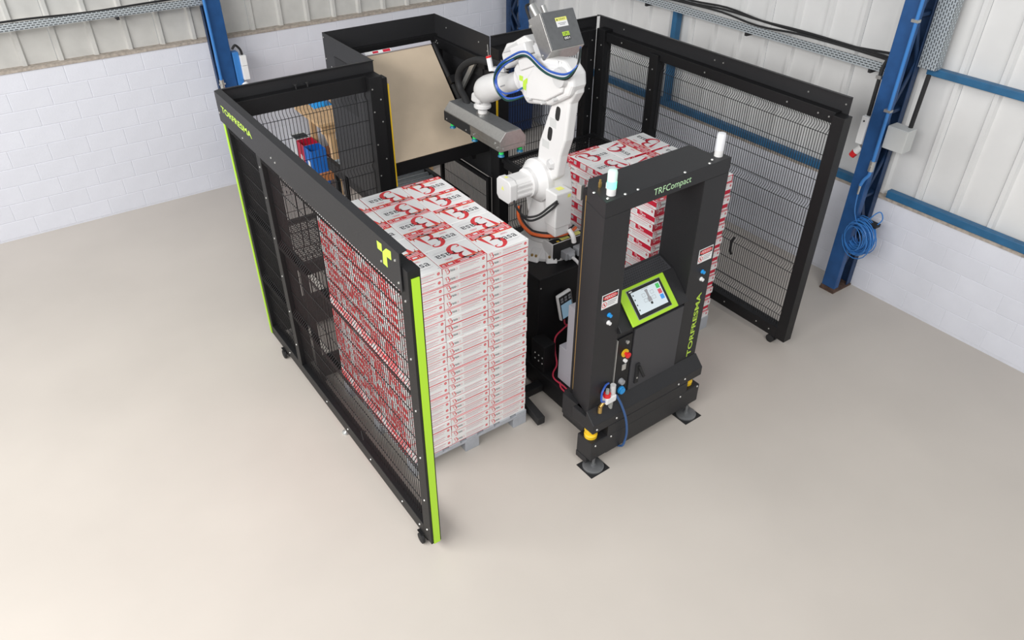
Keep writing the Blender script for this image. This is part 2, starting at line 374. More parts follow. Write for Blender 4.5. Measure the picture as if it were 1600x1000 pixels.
# cable trays: slotted channels with cables
def uv_box(o, horiz):
    me = o.data; uv = me.uv_layers.new(name='UVMap')
    for p in me.polygons:
        for li in p.loop_indices:
            c = me.vertices[me.loops[li].vertex_index].co; n = p.normal
            if horiz == 'z': a, b = c.z, (c.x if abs(n.y) > abs(n.x) else c.y)
            else:
                a = c[horiz]; b = c.z if abs(n.z) < 0.5 else (c.y if horiz == 0 else c.x)
            uv.data[li].uv = (a, b)
def tray(name, label, b, horiz, cables, brackets):
    t = thing(name, label, 'cable tray')
    o = b.build('channel', 'trunk', t); uv_box(o, horiz)
    for c in cables: MB().tube(catmull(c, 4), 0.011, 6).build('cable', 'rubber', t, smooth=True)
    for q in brackets: q.build('bracket', 'black2', t)
    return t
b = MB().box(-2.5, 2.40, YB-0.20, YB-0.19, 2.27, 2.345).box(-2.5, 2.40, YB-0.19, YB-0.02, 2.27, 2.278)
random.seed(3)
cb = [[(-2.4+i*0.6, YB-0.13+0.05*j, 2.30+0.02*j+random.uniform(0, .03)) for i in range(9)] for j in range(2)]
tray('cable_tray', 'galvanised slotted cable tray along back wall, left of the blue column', b, 0, cb, [MB().box(xx-0.015, xx+0.015, YB-0.2, YB+0.06, 2.235, 2.268) for xx in (-0.2, 1.45)])
b = MB().box(XR-0.16, XR-0.15, 3.53, 7.6, 2.22, 2.30).box(XR-0.15, XR-0.01, 3.53, 7.6, 2.22, 2.228)
cb = [[(XR-0.12+0.04*j, 3.6+i*0.5, 2.30+0.012*j+random.uniform(0, .05)) for i in range(9)] for j in range(3)]
tray('cable_tray', 'galvanised slotted cable tray with black cables above the right fence', b, 1, cb, [MB().box(XR-0.16, XR+0.02, yy-0.015, yy+0.015, 2.185, 2.218) for yy in (3.75, 5.2, 6.7)])
b = MB().box(XR-0.09, XR-0.08, 3.20, 3.36, 2.33, 5.0).box(XR-0.08, XR+0.0, 3.20, 3.21, 2.33, 5.0)
tray('cable_riser', 'upright slotted cable tray beside the right blue column', b, 'z', [], [])

# right column: air pipe, conduits, boxes, hose coil
t = thing('air_pipe', 'bright blue air pipe running down the right column to brass valve', 'pipe', (6.58, 3.38, 0))
MB().tube([(6.53, 3.365, 5.0), (6.53, 3.365, 1.50)], 0.016, 10).build('pipe_run', 'blue_pipe', t, smooth=True)
for z in (2.75, 1.98): MB().box(6.508, 6.556, 3.34, 3.40, z-0.012, z+0.012).build('pipe_clip', 'zinc', t)
MB().cyl((6.53, 3.365, 1.50), (6.53, 3.365, 1.40), 0.026).cyl((6.50, 3.365, 1.45), (6.56, 3.365, 1.45), 0.012).build('valve', 'zinc', t, smooth=True)
MB().tube(catmull([(6.53, 3.365, 1.42), (6.53, 3.365, 1.36), (6.52, 3.395, 1.30), (6.515, 3.41, 1.24)]), 0.016, 10).build('elbow', 'blue_pipe', t, smooth=True)
MB().cyl((6.515, 3.41, 1.24), (6.515, 3.41, 1.15), 0.012, 0.009).build('coupling', 'zinc', t, smooth=True)
t = thing('hose_coil', 'coil of thin blue air hose hanging on the right column', 'hose', (6.62, 3.30, 0.7))
b = MB(); random.seed(5)
pts = []
for i in range(48*18):
    a = 2*PI*i/18; k = i/864; r = 0.142+0.038*math.sin(i*0.0437+1)
    pts.append((6.60+0.05*math.sin(i*0.11)+0.03*math.cos(a)+(k-0.5)*0.07, 3.315+r*math.cos(a)*0.95-0.02*math.sin(i*.05), 0.70+r*math.sin(a)+0.02*math.sin(i*0.23)))
b.tube(pts, 0.005, 5); b.build('coil', 'blue_pipe', t, smooth=True)
MB().tube(catmull([(6.515, 3.41, 1.16), (6.525, 3.40, 1.0), (6.55, 3.38, 0.9), (6.57, 3.35, 0.83)]), 0.0055, 6).build('lead', 'blue_pipe', t, smooth=True)
MB().tube(catmull([(6.60, 3.30, 0.85), (6.63, 3.24, 0.97), (6.65, 3.20, 1.0), (6.66, 3.17, 0.93), (6.63, 3.21, 0.84)]), 0.006, 6).build('loose_loop', 'blue_pipe', t, smooth=True)
MB().box(6.60, 6.68, 3.18, 3.42, 0.845, 0.875).box(6.60, 6.615, 3.40, 3.42, 0.84, 1.0).build('hanger', 'rubber', t)
t = thing('junction_box', 'pale grey junction box on the right column behind the blue pipe', 'box', (6.66, 3.30, 1.65))
MB().box(6.60, 6.74, 3.165, 3.365, 1.62, 1.83).build('enclosure', 'box_grey', t, bev=0.004); MB().box(6.592, 6.60, 3.17, 3.36, 1.625, 1.825).build('lid', 'box_grey', t, bev=0.002)
o = MB().tube([(6.72, 3.22, 1.83), (6.74, 3.22, 2.3)], 0.02, 8).build('conduit', 'rubber', smooth=True); tag(o, 'black conduit rising from the grey junction box', 'conduit')
t = thing('black_conduit', 'black conduit down the left edge of the right column', 'conduit', (6.58, 3.56, 2))
MB().tube([(6.60, 3.575, 1.84), (6.60, 3.575, 2.29), (6.64, 3.57, 2.36)], 0.018, 8).build('tube', 'rubber', t, smooth=True)
MB().box(6.575, 6.63, 3.55, 3.60, 2.20, 2.23).build('clip', 'zinc', t)
t = thing('socket_box', 'white socket box on the left edge of the right column', 'socket', (6.58, 3.57, 1.75))
MB().box(6.54, 6.66, 3.535, 3.60, 1.60, 1.86).build('housing', 'white_text', t, bev=0.004); MB().cyl((6.545, 3.568, 1.82), (6.535, 3.568, 1.82), 0.008).build('button', 'rubber', t)
t = thing('red_plug', 'red and white industrial plug socket low on the right column', 'socket', (6.58, 3.60, 1.45))
MB().cyl((6.60, 3.55, 1.56), (6.585, 3.59, 1.50), 0.036, 0.034).build('housing', 'robot', t, smooth=True); MB().cyl((6.584, 3.592, 1.498), (6.575, 3.615, 1.455), 0.035, 0.03).build('cap', 'red', t, smooth=True)
# left column fittings
t = thing('air_pipe', 'bright blue air pipe on the back wall column with silver valve', 'pipe', (2.34, 9.15, 1.3))
MB().tube([(2.335, 9.14, 5), (2.335, 9.14, 1.46)], 0.017, 10).build('pipe_run', 'blue_pipe', t, smooth=True)
MB().cyl((2.335, 9.14, 1.47), (2.335, 9.14, 1.36), 0.026).cyl((2.30, 9.13, 1.42), (2.37, 9.13, 1.42), 0.012).build('valve', 'zinc', t, smooth=True)
MB().tube(catmull([(2.335, 9.14, 1.36), (2.335, 9.13, 1.28), (2.37, 9.10, 1.22)]), 0.016, 8).build('elbow', 'blue_pipe', t, smooth=True)
t = thing('power_box', 'blue and white power box with red socket on the back wall column', 'socket', (2.55, 9.2, 1.5))
MB().box(2.53, 2.60, 9.16, 9.26, 1.30, 1.74).build('backplate', 'blue_pipe', t, bev=0.005)
MB().box(2.60, 2.67, 9.12, 9.22, 1.42, 1.58).build('breaker_box', 'white_text', t, bev=0.004); MB().box(2.60, 2.67, 9.12, 9.22, 1.585, 1.70).build('cover_box', 'white_text', t, bev=0.004)
MB().cyl((2.60, 9.17, 1.36), (2.63, 9.10, 1.30), 0.045).build('plug_socket', 'white_text', t, smooth=True); MB().cyl((2.63, 9.10, 1.305), (2.65, 9.05, 1.27), 0.045, 0.04).build('plug_cap', 'red', t, smooth=True)
MB().tube(catmull([(2.54, 9.17, 1.78), (2.58, 9.16, 1.82), (2.63, 9.17, 1.76), (2.64, 9.17, 1.70)]), 0.014, 8).build('cable', 'rubber', t, smooth=True)

# ------------------------------------------------------------------ fence panels
FOLDS = (2.125, 1.46, 0.82, 0.35)
def wire_mesh(P0, U, L, z0, z1, N, parent, vs=0.0245, r=0.0030, folds=FOLDS, name='wire_mesh', mi='wire'):
    b = MB(); P0 = Vector(P0); U = Vector(U); N = Vector(N); up = Vector((0, 0, 1))
    F = [z for z in folds if z0+0.06 < z < z1-0.04]
    prof = [(z0, 0)]
    for z in sorted(F): prof += [(z-0.05, 0), (z-0.014, 0.036), (z+0.014, 0.036), (z+0.05, 0)]
    prof.append((z1, 0))
    n = int(L/vs)
    for i in range(n+1):
        s = (L-n*vs)/2+i*vs
        b.tube([P0+U*s+N*d+up*z for z, d in prof], r, 4)
    hz = []
    for z in F: hz += [z-0.05, z+0.05]
    zs = sorted([z0]+F+[z1])
    for a, c in zip(zs, zs[1:]):
        m = int(round((c-a)/0.2))
        for k in range(1, m):
            hz.append(a+(c-a)*k/m)
    for z in hz: b.tube([P0+up*z+N*0.004, P0+U*L+up*z+N*0.004], r, 4)
    o = b.build(name, mi, parent); o['kind'] = 'stuff'; return o
def screws(pts, n, parent, r=0.008):
    b = MB(); n = Vector(n)
    for p in pts: b.cyl(Vector(p), Vector(p)+n*0.005, r, r*0.7, 6)
    o = b.build('screw_heads', 'zinc', parent); o['kind'] = 'stuff'; return o
def caster(t, x, y, h=0.09):
    p = MB().box(x-0.03, x+0.03, y-0.03, y+0.03, h-0.008, h).prism([(y-0.02, h-0.008), (y+0.02, h-0.008), (y+0.012, 0.035), (y-0.03, 0.035)], 'x', x-0.008, x+0.008).build('caster', 'black', t)
    for s in (-1, 1): MB().lathe((x+s*0.024-0.012, y-0.015, 0.041), [(0.030, 0), (0.041, 0.003), (0.041, 0.021), (0.030, 0.024)], (1, 0, 0), 16).build('caster_wheel', 'rubber', p, smooth=True)
def box_part(t, name, x0, x1, y0, y1, z0, z1, m='black', bev=0.003):
    return MB().box(x0, x1, y0, y1, z0, z1).build(name, m, t, bev=bev)

# --- left fence
X0, X1 = 1.476, 1.553
t = thing('safety_fence', 'long black mesh fence with lime emblem and lettering along the left side', 'fence', (1.53, 4.48, 0), 0, 'black safety fence panels')
box_part(t, 'post', X0, X1, 2.99, 3.09, 0.09, 2.31); box_part(t, 'post', X0, 1.59, 5.20, 5.29, 0.20, 2.30); box_part(t, 'post', X0, X1, 5.90, 5.985, 0.09, 2.30)
box_part(t, 'top_rail', X0+0.005, X1, 3.09, 5.90, 2.195, 2.30); box_part(t, 'bottom_rail', X0, X1, 3.09, 5.90, 0.09, 0.20)
wire_mesh((1.515, 3.09, 0), (0, 1, 0), 2.11, 0.20, 2.20, (-1, 0, 0), t, folds=(2.12, 1.40, 0.74), vs=0.029); wire_mesh((1.515, 5.29, 0), (0, 1, 0), 0.61, 0.20, 2.20, (-1, 0, 0), t, folds=(2.12, 1.40, 0.74), vs=0.029)
cp = MB().prism([(1.466, 2.155), (1.472, 2.155), (1.472, 2.39), (1.515, 2.398), (1.515, 2.404), (1.466, 2.394)], 'y', 3.05, 6.03).build('cover_plate', 'black2', t)
b = MB(); put_text(b, 'TORFRESMA', (1.4655, 5.925, 2.262), (0, -1, 0), (0, 0, 1), 0.665, 0.05, bold=0.02); b.build('lettering', 'lime_light', cp)
b = MB()
for P in ([(3.303, 2.355), (3.246, 2.359), (3.250, 2.308), (3.302, 2.306)], ):
    b.poly([(1.4655, y, z) for y, z in P])
D = [(3.244, 2.314), (3.194, 2.357), (3.141, 2.364), (3.143, 2.309), (3.196, 2.304), (3.198, 2.235), (3.249, 2.236)]
b.poly([(1.4655, y, z) for y, z in (D[0], D[1], D[4], D[5], D[6])]); b.poly([(1.4655, y, z) for y, z in (D[1], D[2], D[3], D[4])])
b.build('emblem', 'lime_light', cp)
screws([(1.466, y, z) for y, z in ((6.0, 2.23), (5.50, 2.19), (4.9, 2.25), (4.83, 2.24), (3.27, 2.24), (3.10, 2.33), (3.08, 2.20))]+[(1.476, 5.245, z) for z in (0.4, 0.75, 1.1, 1.45, 1.8, 2.05)]+[(1.476, 3.04, z) for z in (0.2, 0.5, 0.9, 1.3, 1.7, 2.1)]+[(1.476, y, 0.145) for y in (3.15, 3.4, 3.9, 4.3, 4.7, 5.5)], (-1, 0, 0), t)
MB().box(1.494, 1.542, 2.984, 2.990, 0.09, 2.26).build('edge_strip', 'lime', t)
MB().box(1.470, 1.476, 5.950, 5.985, 0.09, 2.16).build('edge_strip', 'lime', t)
caster(t, 1.487, 3.13); caster(t, 1.487, 5.66)
MB().lathe((1.50, 4.42, 0), [(0.035, 0), (0.035, 0.006), (0.012, 0.016), (0.008, 0.02), (0.008, 0.09)], n=14).build('levelling_foot', 'zinc', t, smooth=True)
MB().tube([(1.50, 3.98, 0.36), (1.47, 3.99, 0.38), (1.47, 3.97, 0.30)], 0.008, 5).build('cable_tie', 'rubber', t)

# --- rear-left fence
t = thing('safety_fence', 'black mesh fence behind left cartons, workbench visible through it', 'fence', (2.15, 5.97, 0), 0, 'black safety fence panels')
Y0, Y1 = 5.92, 6.03
box_part(t, 'post', 1.556, 1.68, Y0, Y1, 0.09, 2.20); box_part(t, 'post', 2.71, 2.83, Y0-0.04, Y1, 0.09, 2.30); box_part(t, 'post', 2.835, 2.90, 5.93, 6.03, 0.0, 2.26)
box_part(t, 'top_rail', 1.590, 2.71, 5.95, Y1, 2.165, 2.30); box_part(t, 'bottom_rail', 1.68, 2.71, Y0, Y1, 0.05, 0.15); box_part(t, 'kick_rail', 1.68, 2.71, Y0, Y1, 0.19, 0.33)
wire_mesh((1.68, 5.97, 0), (1, 0, 0), 1.03, 0.33, 2.17, (0, 1, 0), t, vs=0.031)
MB().prism([(6.036, 2.155), (6.042, 2.155), (6.042, 2.396), (6.000, 2.404), (6.000, 2.398), (6.036, 2.390)], 'x', 1.517, 2.826).build('cover_plate', 'black2', t)
for xx in (2.10, 2.20): MB().lathe((xx, 5.975, 2.30), [(0.006, 0), (0.006, 0.03), (0.016, 0.032), (0.016, 0.042)], n=10).build('clamp_knob', 'rubber', t, smooth=True)
screws([(2.73, Y0-0.04, z) for z in (0.6, 1.0, 1.4, 1.7, 2.0, 2.2)]+[(2.80, Y0-0.04, z) for z in (1.2, 1.55, 1.9, 2.1)], (0, -1, 0), t)
MB().box(2.90, 2.915, 5.935, 5.950, 1.22, 2.20).build('yellow_strip', 'yellow', t)
# --- rear-right fence
t = thing('safety_fence', 'black mesh fence behind the robot and the right pallet', 'fence', (4.75, 6.0, 0), 0, 'black safety fence panels')
Y0, Y1 = 5.95, 6.06
box_part(t, 'post', 4.07, 4.19, Y0-0.03, Y1, 0.0, 2.30); box_part(t, 'post', 5.20, 5.30, Y0, Y1, 0.09, 2.30)
box_part(t, 'top_rail', 4.19, 5.20, Y0, Y1, 2.15, 2.30); box_part(t, 'bottom_rail', 4.19, 5.20, Y0, Y1, 0.09, 0.20)
wire_mesh((4.19, 6.0, 0), (1, 0, 0), 1.01, 0.20, 2.15, (0, 1, 0), t, vs=0.031)
MB().prism([(6.066, 2.155), (6.072, 2.155), (6.072, 2.396), (6.030, 2.404), (6.030, 2.398), (6.066, 2.390)], 'x', 4.08, 5.398).build('cover_plate', 'black2', t)
screws([(5.25, Y0, z) for z in (0.8, 1.1, 1.4, 1.7, 2.0, 2.2)]+[(4.10, Y0-0.03, z) for z in (1.5, 1.9, 2.2)], (0, -1, 0), t)
MB().box(4.055, 4.069, 5.93, 5.945, 1.32, 2.10).build('yellow_strip', 'yellow', t)
# --- right fence
t = thing('safety_fence', 'long black mesh fence on the right with a caster at its near end', 'fence', (5.385, 4.6, 0), 0, 'black safety fence panels')
X0, X1 = 5.33, 5.435
box_part(t, 'post', X0, X1, 3.065, 3.17, 0.09, 2.26); box_part(t, 'post', X0, X1, 5.09, 5.20, 0.20, 2.24); box_part(t, 'post', X0, X1, 5.86, 5.98, 0.09, 2.30)
box_part(t, 'top_rail', X0+0.03, X1, 3.17, 5.86, 2.185, 2.275); box_part(t, 'bottom_rail', X0, X1, 3.17, 5.86, 0.09, 0.20)
wire_mesh((5.385, 3.17, 0), (0, 1, 0), 1.92, 0.20, 2.19, (1, 0, 0), t); wire_mesh((5.385, 5.20, 0), (0, 1, 0), 0.66, 0.20, 2.19, (1, 0, 0), t)
MB().prism([(5.447, 2.155), (5.441, 2.155), (5.441, 2.390), (5.400, 2.398), (5.400, 2.404), (5.447, 2.396)], 'y', 3.11, 6.07).build('cover_plate', 'black2', t)
screws([(5.33, 5.145, z) for z in (0.5, 0.9, 1.3, 1.6, 1.9, 2.1)]+[(5.33, 5.90, z) for z in (0.8, 1.2, 1.6, 1.9, 2.15)]+[(5.441, y, 2.33) for y in (3.15, 3.5, 4.4, 4.5, 5.7)]+[(5.33, y, 2.24) for y in (3.2, 3.3, 3.6, 4.5, 5.6)]+[(5.33, y, 0.145) for y in (3.25, 3.4, 3.8, 4.4)], (-1, 0, 0), t)
caster(t, 5.372, 3.24); caster(t, 5.385, 5.5)
MB().tube([(5.37, 3.86, 0.84), (5.34, 3.87, 0.80), (5.34, 3.86, 0.70), (5.36, 3.86, 0.66)], 0.014, 6).build('door_catch', 'rubber', t)

# --- infeed alcove housing
t = thing('infeed_housing', 'black sheet metal alcove behind the robot holding the fibreboard sheet', 'machine housing', (3.45, 6.6, 0))
def solid(name, x0, x1, y0, y1, z0, z1, m='black2'): return box_part(t, name, x0, x1, y0, y1, z0, z1, m, 0.002)
# west wall; raised black plate stands in for the dark recessed window opening
MB().prism([(6.045, 0.95), (7.09, 0.95), (7.09, 2.39), (6.045, 2.39)], 'x', 2.83, 2.838).build('side_wall', 'black2', t)
MB().prism([(6.47, 1.75), (6.86, 1.75), (6.86, 2.22), (6.47, 2.22)], 'x', 2.826, 2.83).build('window_dark_plate', 'black', t, bev=0.001)
MB().prism([(6.064, 0.95), (7.09, 0.95), (7.09, 2.39), (6.076, 2.39), (6.076, 2.15), (6.064, 2.15)], 'x', 4.066, 4.074).build('side_wall', 'black2', t)
MB().box(2.838, 4.066, 7.082, 7.09, 1.05, 2.39).build('rear_wall', 'black2', t)
MB().box(2.838, 4.066, 7.04, 7.08, 2.12, 2.20).build('rear_rail', 'black', t, bev=0.003)
MB().box(4.02, 4.064, 6.09, 7.04, 2.08, 2.18).build('side_rail', 'black', t, bev=0.003)
MB().box(4.02, 4.064, 6.95, 7.03, 0.95, 2.08).build('inner_post', 'black', t, bev=0.003)
MB().box(4.05, 4.064, 6.17, 6.33, 1.98, 2.07).build('vent', 'rubber', t)
for (a, b_) in ((2.835, 2.875), (4.025, 4.065)):
    for yy in (6.06, 7.02): MB().box(a, b_, yy, yy+0.04, 0.0, 0.95).build('leg', 'black', t, bev=0.002)
for z in (0.10, 0.90): MB().box(4.03, 4.06, 6.10, 7.02, z, z+0.045).build('guard_rail', 'black', t, bev=0.002)
wire_mesh((4.045, 6.10, 0), (0, 1, 0), 0.92, 0.14, 0.90, (1, 0, 0), t, folds=())
MB().box(2.91, 4.03, 6.03, 6.07, 1.27, 1.40).build('front_beam', 'black', t, bev=0.003)
screws([(4.018, 7.0-0.02*k, 2.13+0.02*(k % 2)) for k in range(3)]+[(4.018, 6.3, 2.13), (4.018, 6.22, 2.14), (4.064, 6.1, 2.25), (4.064, 6.25, 2.30), (4.064, 6.85, 2.30)], (-1, 0, 0), t)
screws([(2.829, y, z) for y, z in ((7.06, 2.35), (7.06, 2.15), (6.95, 2.10), (7.06, 1.9))], (-1, 0, 0), t)
# gas strut and sheet rail on the east side
MB().bar((4.0, 6.48, 1.80), (4.0, 6.22, 2.14), 0.03, 0.05).build('strut', 'zinc', t, bev=0.003)
# --- leaning fibreboard sheet
t = thing('sheet_magazine', 'slanted black side tube with clamp beside the fibreboard sheet', 'frame', (3.86, 6.4, 1.4))
MB().tube([(3.87, 6.80, 2.19), (3.87, 6.10, 1.55)], 0.024, 10).build('guide_tube', 'rubber', t, smooth=True)
MB().bar((3.885, 6.50, 1.925), (3.885, 6.44, 1.87), 0.09, 0.10).build('clamp', 'black', t, bev=0.004)
MB().tube([(3.93, 6.47, 1.88), (3.95, 6.47, 1.93), (3.95, 6.46, 1.98)], 0.011, 8).build('clamp_lever', 'white_text', t, smooth=True)
MB().bar((3.87, 6.13, 1.54), (3.87, 6.11, 1.20), 0.05, 0.05).build('stand', 'black', t)
b = MB(); Tn = Vector((0, 0.76, 0.80)).normalized(); Nn = Vector((0, -Tn.z, Tn.y))
def sp(x, s, n): return Vector((x, 6.03, 1.405))+Tn*s+Nn*n
b.hexa([sp(2.925, 0, 0), sp(3.83, 0, 0), sp(3.83, 1.075, 0), sp(2.925, 1.075, 0), sp(2.925, 0, 0.012), sp(3.83, 0, 0.012), sp(3.83, 1.075, 0.012), sp(2.925, 1.075, 0.012)])
t = thing('fibreboard_sheet', 'large tan fibreboard sheet leaning in the black alcove', 'board', (3.36, 6.03, 1.40))
b.build('sheet', 'board', t, bev=0.002)
b = MB(); b.hexa([sp(2.925, 1.077, -0.02), sp(3.83, 1.077, -0.02), sp(3.83, 1.112, -0.02), sp(2.925, 1.112, -0.02), sp(2.925, 1.077, 0.03), sp(3.83, 1.077, 0.03), sp(3.83, 1.112, 0.03), sp(2.925, 1.112, 0.03)])
lip = b.build('top_lip', 'cabinet', t, bev=0.004)
b = MB(); rect(b, sp(3.10, 1.077, 0.0315), (1, 0, 0), Tn, 0, 0.28, 0.002, 0.033, 0); rect(b, sp(3.10, 1.077, 0.032), (1, 0, 0), Tn, 0.08, 0.14, 0.006, 0.028, 1); rect(b, sp(3.10, 1.077, 0.032), (1, 0, 0), Tn, 0.19, 0.27, 0.004, 0.031, 1); b.build('tape_label', ['white_text', 'card_red'], lip)

# --- roller conveyor
t = thing('roller_conveyor', 'roller conveyor feeding from under the fibreboard sheet', 'conveyor', (3.45, 7.0, 0))
for xx in (3.02, 3.81): box_part(t, 'side_frame', xx-0.02, xx+0.03, 6.15, 7.9, 0.64, 0.77)
for i in range(17):
    yy = 6.25+i*0.098
    MB().tube([(3.05, yy, 0.735), (3.79, yy, 0.735)], 0.024, 12).build('roller', 'galv', t, smooth=True)
for xx in (3.02, 3.80):
    for yy in (6.3, 7.7): box_part(t, 'leg', xx-0.02, xx+0.03, yy, yy+0.05, 0.0, 0.64)

# --- horizontal mesh covers behind both pallets
def mesh_cover(label, xa, xb, beam_on_west):
    t = thing('mesh_cover', label, 'guard', ((xa+xb)/2, 5.55, 0), 0, 'mesh guards behind the pallets')
    ya, yb = 5.12, 5.90
    MB().box(xa, xb, ya, ya+0.05, 1.11, 1.22).build('front_beam', 'black', t, bev=0.003); MB().box(xa, xb, yb-0.04, yb, 1.18, 1.22).build('rear_beam', 'black', t, bev=0.003)
    for xx in (xa, xb-0.05): MB().box(xx, xx+0.05, ya+0.05, yb-0.04, 1.13, 1.22).build('side_beam', 'black', t, bev=0.003)
    b = MB(); n = int((xb-xa-0.1)/0.033)
    for i in range(n+1): xx = xa+0.05+i*(xb-xa-0.1)/n; b.tube([(xx, ya+0.05, 1.205), (xx, yb-0.04, 1.205)], 0.0032, 4)
    n = 22
    for i in range(1, n): yy = ya+0.05+i*(yb-ya-0.09)/n; b.tube([(xa+0.05, yy, 1.21), (xb-0.05, yy, 1.21)], 0.0032, 4)
    b.build('cover_mesh', 'wire', t)['kind'] = 'stuff'
    for xx in (xa, xb-0.05): MB().box(xx, xx+0.05, ya, ya+0.05, 0.0, 1.11).build('leg', 'black', t, bev=0.003)
    MB().box(xa+0.05, xb-0.05, ya, ya+0.05, 0.05, 0.15).build('bottom_beam', 'black', t, bev=0.003); MB().box(xa+0.05, xb-0.05, ya, ya+0.05, 0.185, 0.25).build('kick_beam', 'black', t, bev=0.003)
    wire_mesh((xa+0.05, ya+0.03, 0), (1, 0, 0), xb-xa-0.1, 0.25, 1.11, (0, 1, 0), t, folds=())
    return t
mesh_cover('flat black mesh cover behind the left carton stack', 1.595, 2.70, True)
mesh_cover('flat black mesh cover behind the right carton stack', 4.085, 5.31, True)

# ------------------------------------------------------------------ cartons
def carton_mesh(w, d, h, red):
    """white carton with red print on every visible face; lettering upright towards +y on the lid"""
    b = MB(); e = 0.0006; w2, d2 = w/2, d/2
    MATS = ['card', red, 'card_dark', 'card_grey', 'card_orange', 'card_pink', 'white_text']
    c = 0.003
    b.rings([[(-w2, -d2, 0), (w2, -d2, 0), (w2, d2, 0), (-w2, d2, 0)], [(-w2, -d2, h-c), (w2, -d2, h-c), (w2, d2, h-c), (-w2, d2, h-c)],
             [(-w2+c, -d2+c, h), (w2-c, -d2+c, h), (w2-c, d2-c, h), (-w2+c, d2-c, h)]])
    O = (0, 0, h+e); R = (1, 0, 0); U = (0, 1, 0)
    # lid: red strip along the far edge with white print, orange hairline
    rect(b, O, R, U, -w2+c, w2-c, d2-0.047, d2-c, 1); rect(b, O, R, U, -w2+c, w2-c, d2-0.051, d2-0.047, 4)
    O2 = (0, 0, h+2*e)
    for (u0, u1, v0, v1) in ((0.02, 0.11, 0.013, 0.020), (0.13, 0.20, 0.011, 0.022), (0.02, 0.07, 0.030, 0.036), (0.09, 0.21, 0.030, 0.035), (0.255, 0.29, 0.014, 0.034), (0.315, 0.34, 0.012, 0.018), (0.315, 0.335, 0.026, 0.034)):
        rect(b, O2, R, U, -w2+u0*w/0.35, -w2+u1*w/0.35, d2-v1, d2-v0, 6)
    rect(b, O2, R, U, w2-0.112, w2-0.110, d2-0.047, d2-c, 6); rect(b, O2, R, U, w2-0.050, w2-0.048, d2-0.047, d2-c, 6)
    script_b(b, (-w2+0.020, -d2+0.034, h+e), R, U, 0.165, 1)
    put_text(b, 'rasa', (w2-0.180, -d2+0.080, h+e), R, U, 0.146, 0.044, 2, bold=0.006)
    rect(b, O, R, U, w2-0.165, w2-0.030, -d2+0.058, -d2+0.0605, 3); rect(b, O, R, U, w2-0.15, w2-0.05, -d2+0.047, -d2+0.049, 3)
    rect(b, O, R, U, w2-0.13, w2-0.07, d2-0.087, d2-0.083, 5); rect(b, O, R, U, w2-0.125, w2-0.08, d2-0.078, d2-0.074, 5)
    b.poly([Vector((w2-0.020, -d2+0.014, h+e)), Vector((w2-0.008, -d2+0.014, h+e)), Vector((w2-0.014, -d2+0.023, h+e))], 3)
    # long faces
    for s in (-1, 1):
        O = Vector((0, s*(d2+e), 0)); R = (-s, 0, 0); U = (0, 0, 1)
        if s > 0:
            rect(b, O, R, U, -w2, w2, h-0.006, h-0.001, 1)
        else:
            rect(b, O, R, U, -w2, w2, 0.0, 0.0035, 1)
        script_b(b, O+Vector(R)*(-w2+0.014)+Vector((0, 0, 0.015)), R, U, 0.036, 1)
        put_text(b, 'rasa', O+Vector(R)*(-w2+0.054)+Vector((0, 0, 0.022)), R, U, 0.042, 0.015, 2, bold=0.012)
        ring2(b, O, R, U, -w2+0.107, 0.029, 0.006, 0.008, 5, 8)
        rect(b, O, R, U, -w2+0.13, w2-0.055, 0.043, 0.0465, 5); rect(b, O, R, U, -w2+0.13, w2-0.085, 0.033, 0.0355, 3); rect(b, O, R, U, -w2+0.13, w2-0.065, 0.023, 0.0250, 5); rect(b, O, R, U, -w2+0.13, w2-0.105, 0.014, 0.016, 3)
        disc(b, O, R, U, w2-0.026, 0.036, 0.0115, 1); rect(b, O+Vector((0, s*e, 0)), R, U, w2-0.033, w2-0.019, 0.0345, 0.0375, 6)
    # short faces: one almost all red, the other red above a white label band
    for s in (-1, 1):
        O = Vector((s*(w2+e), 0, 0)); R = (0, s, 0); U = (0, 0, 1)
        rect(b, O, R, U, -d2, d2, 0.0 if s < 0 else h*0.30, h-0.003, 1)
        O = O+Vector((s*e, 0, 0)); Oq = O+Vector((s*e, 0, 0)); q = -d2+0.016 if s < 0 else -d2+0.10
        script_b(b, O+Vector(R)*q+Vector((0, 0, 0.022)), R, U, 0.034, 6); put_text(b, 'rasa', O+Vector(R)*(q+0.040)+Vector((0, 0, 0.028)), R, U, 0.034, 0.014, 6, bold=0.012)
        a0, a1 = (d2-0.085, d2-0.012) if s < 0 else (-d2+0.010, -d2+0.075)
        rect(b, O, R, U, a0, a1, 0.006, h-0.010, 0)
        for k in range(4): rect(b, Oq, R, U, a0+0.006, a1-0.008-0.008*(k % 2), 0.012+0.011*k, 0.0165+0.011*k, 3)
        if s < 0: rect(b, O, R, U, -d2+0.105, -d2+0.140, 0.016, 0.050, 3)
        else:
            for k in range(2): rect(b, O, R, U, -d2+0.09, d2-0.03-0.03*k, 0.005+0.007*k, 0.008+0.007*k, 5)
    me = bpy.data.meshes.new('carton'); me.from_pydata([tuple(p) for p in b.v], [], b.f)
    for m in MATS: me.materials.append(M[m])
    for p, mi in zip(me.polygons, b.m): p.material_index = mi
    me.update(); return me
CW, CD, CH = 0.3525, 0.246, 0.0676
me_l = carton_mesh(CW-0.004, CD-0.004, CH-0.0022, 'card_red_lit')
RW, RD = 0.3560, 0.285
me_r = carton_mesh(RW-0.004, RD-0.006, CH-0.0022, 'card_red')
ORD = ['top', 'second', 'third', 'fourth', 'fifth', 'sixth', 'seventh', 'eighth', 'ninth', 'tenth', 'eleventh', 'twelfth', 'thirteenth', 'fourteenth', 'fifteenth', 'sixteenth', 'seventeenth', 'eighteenth', 'nineteenth', 'twentieth', 'twenty-first', 'twenty-second', 'twenty-third', 'twenty-fourth', 'twenty-fifth']
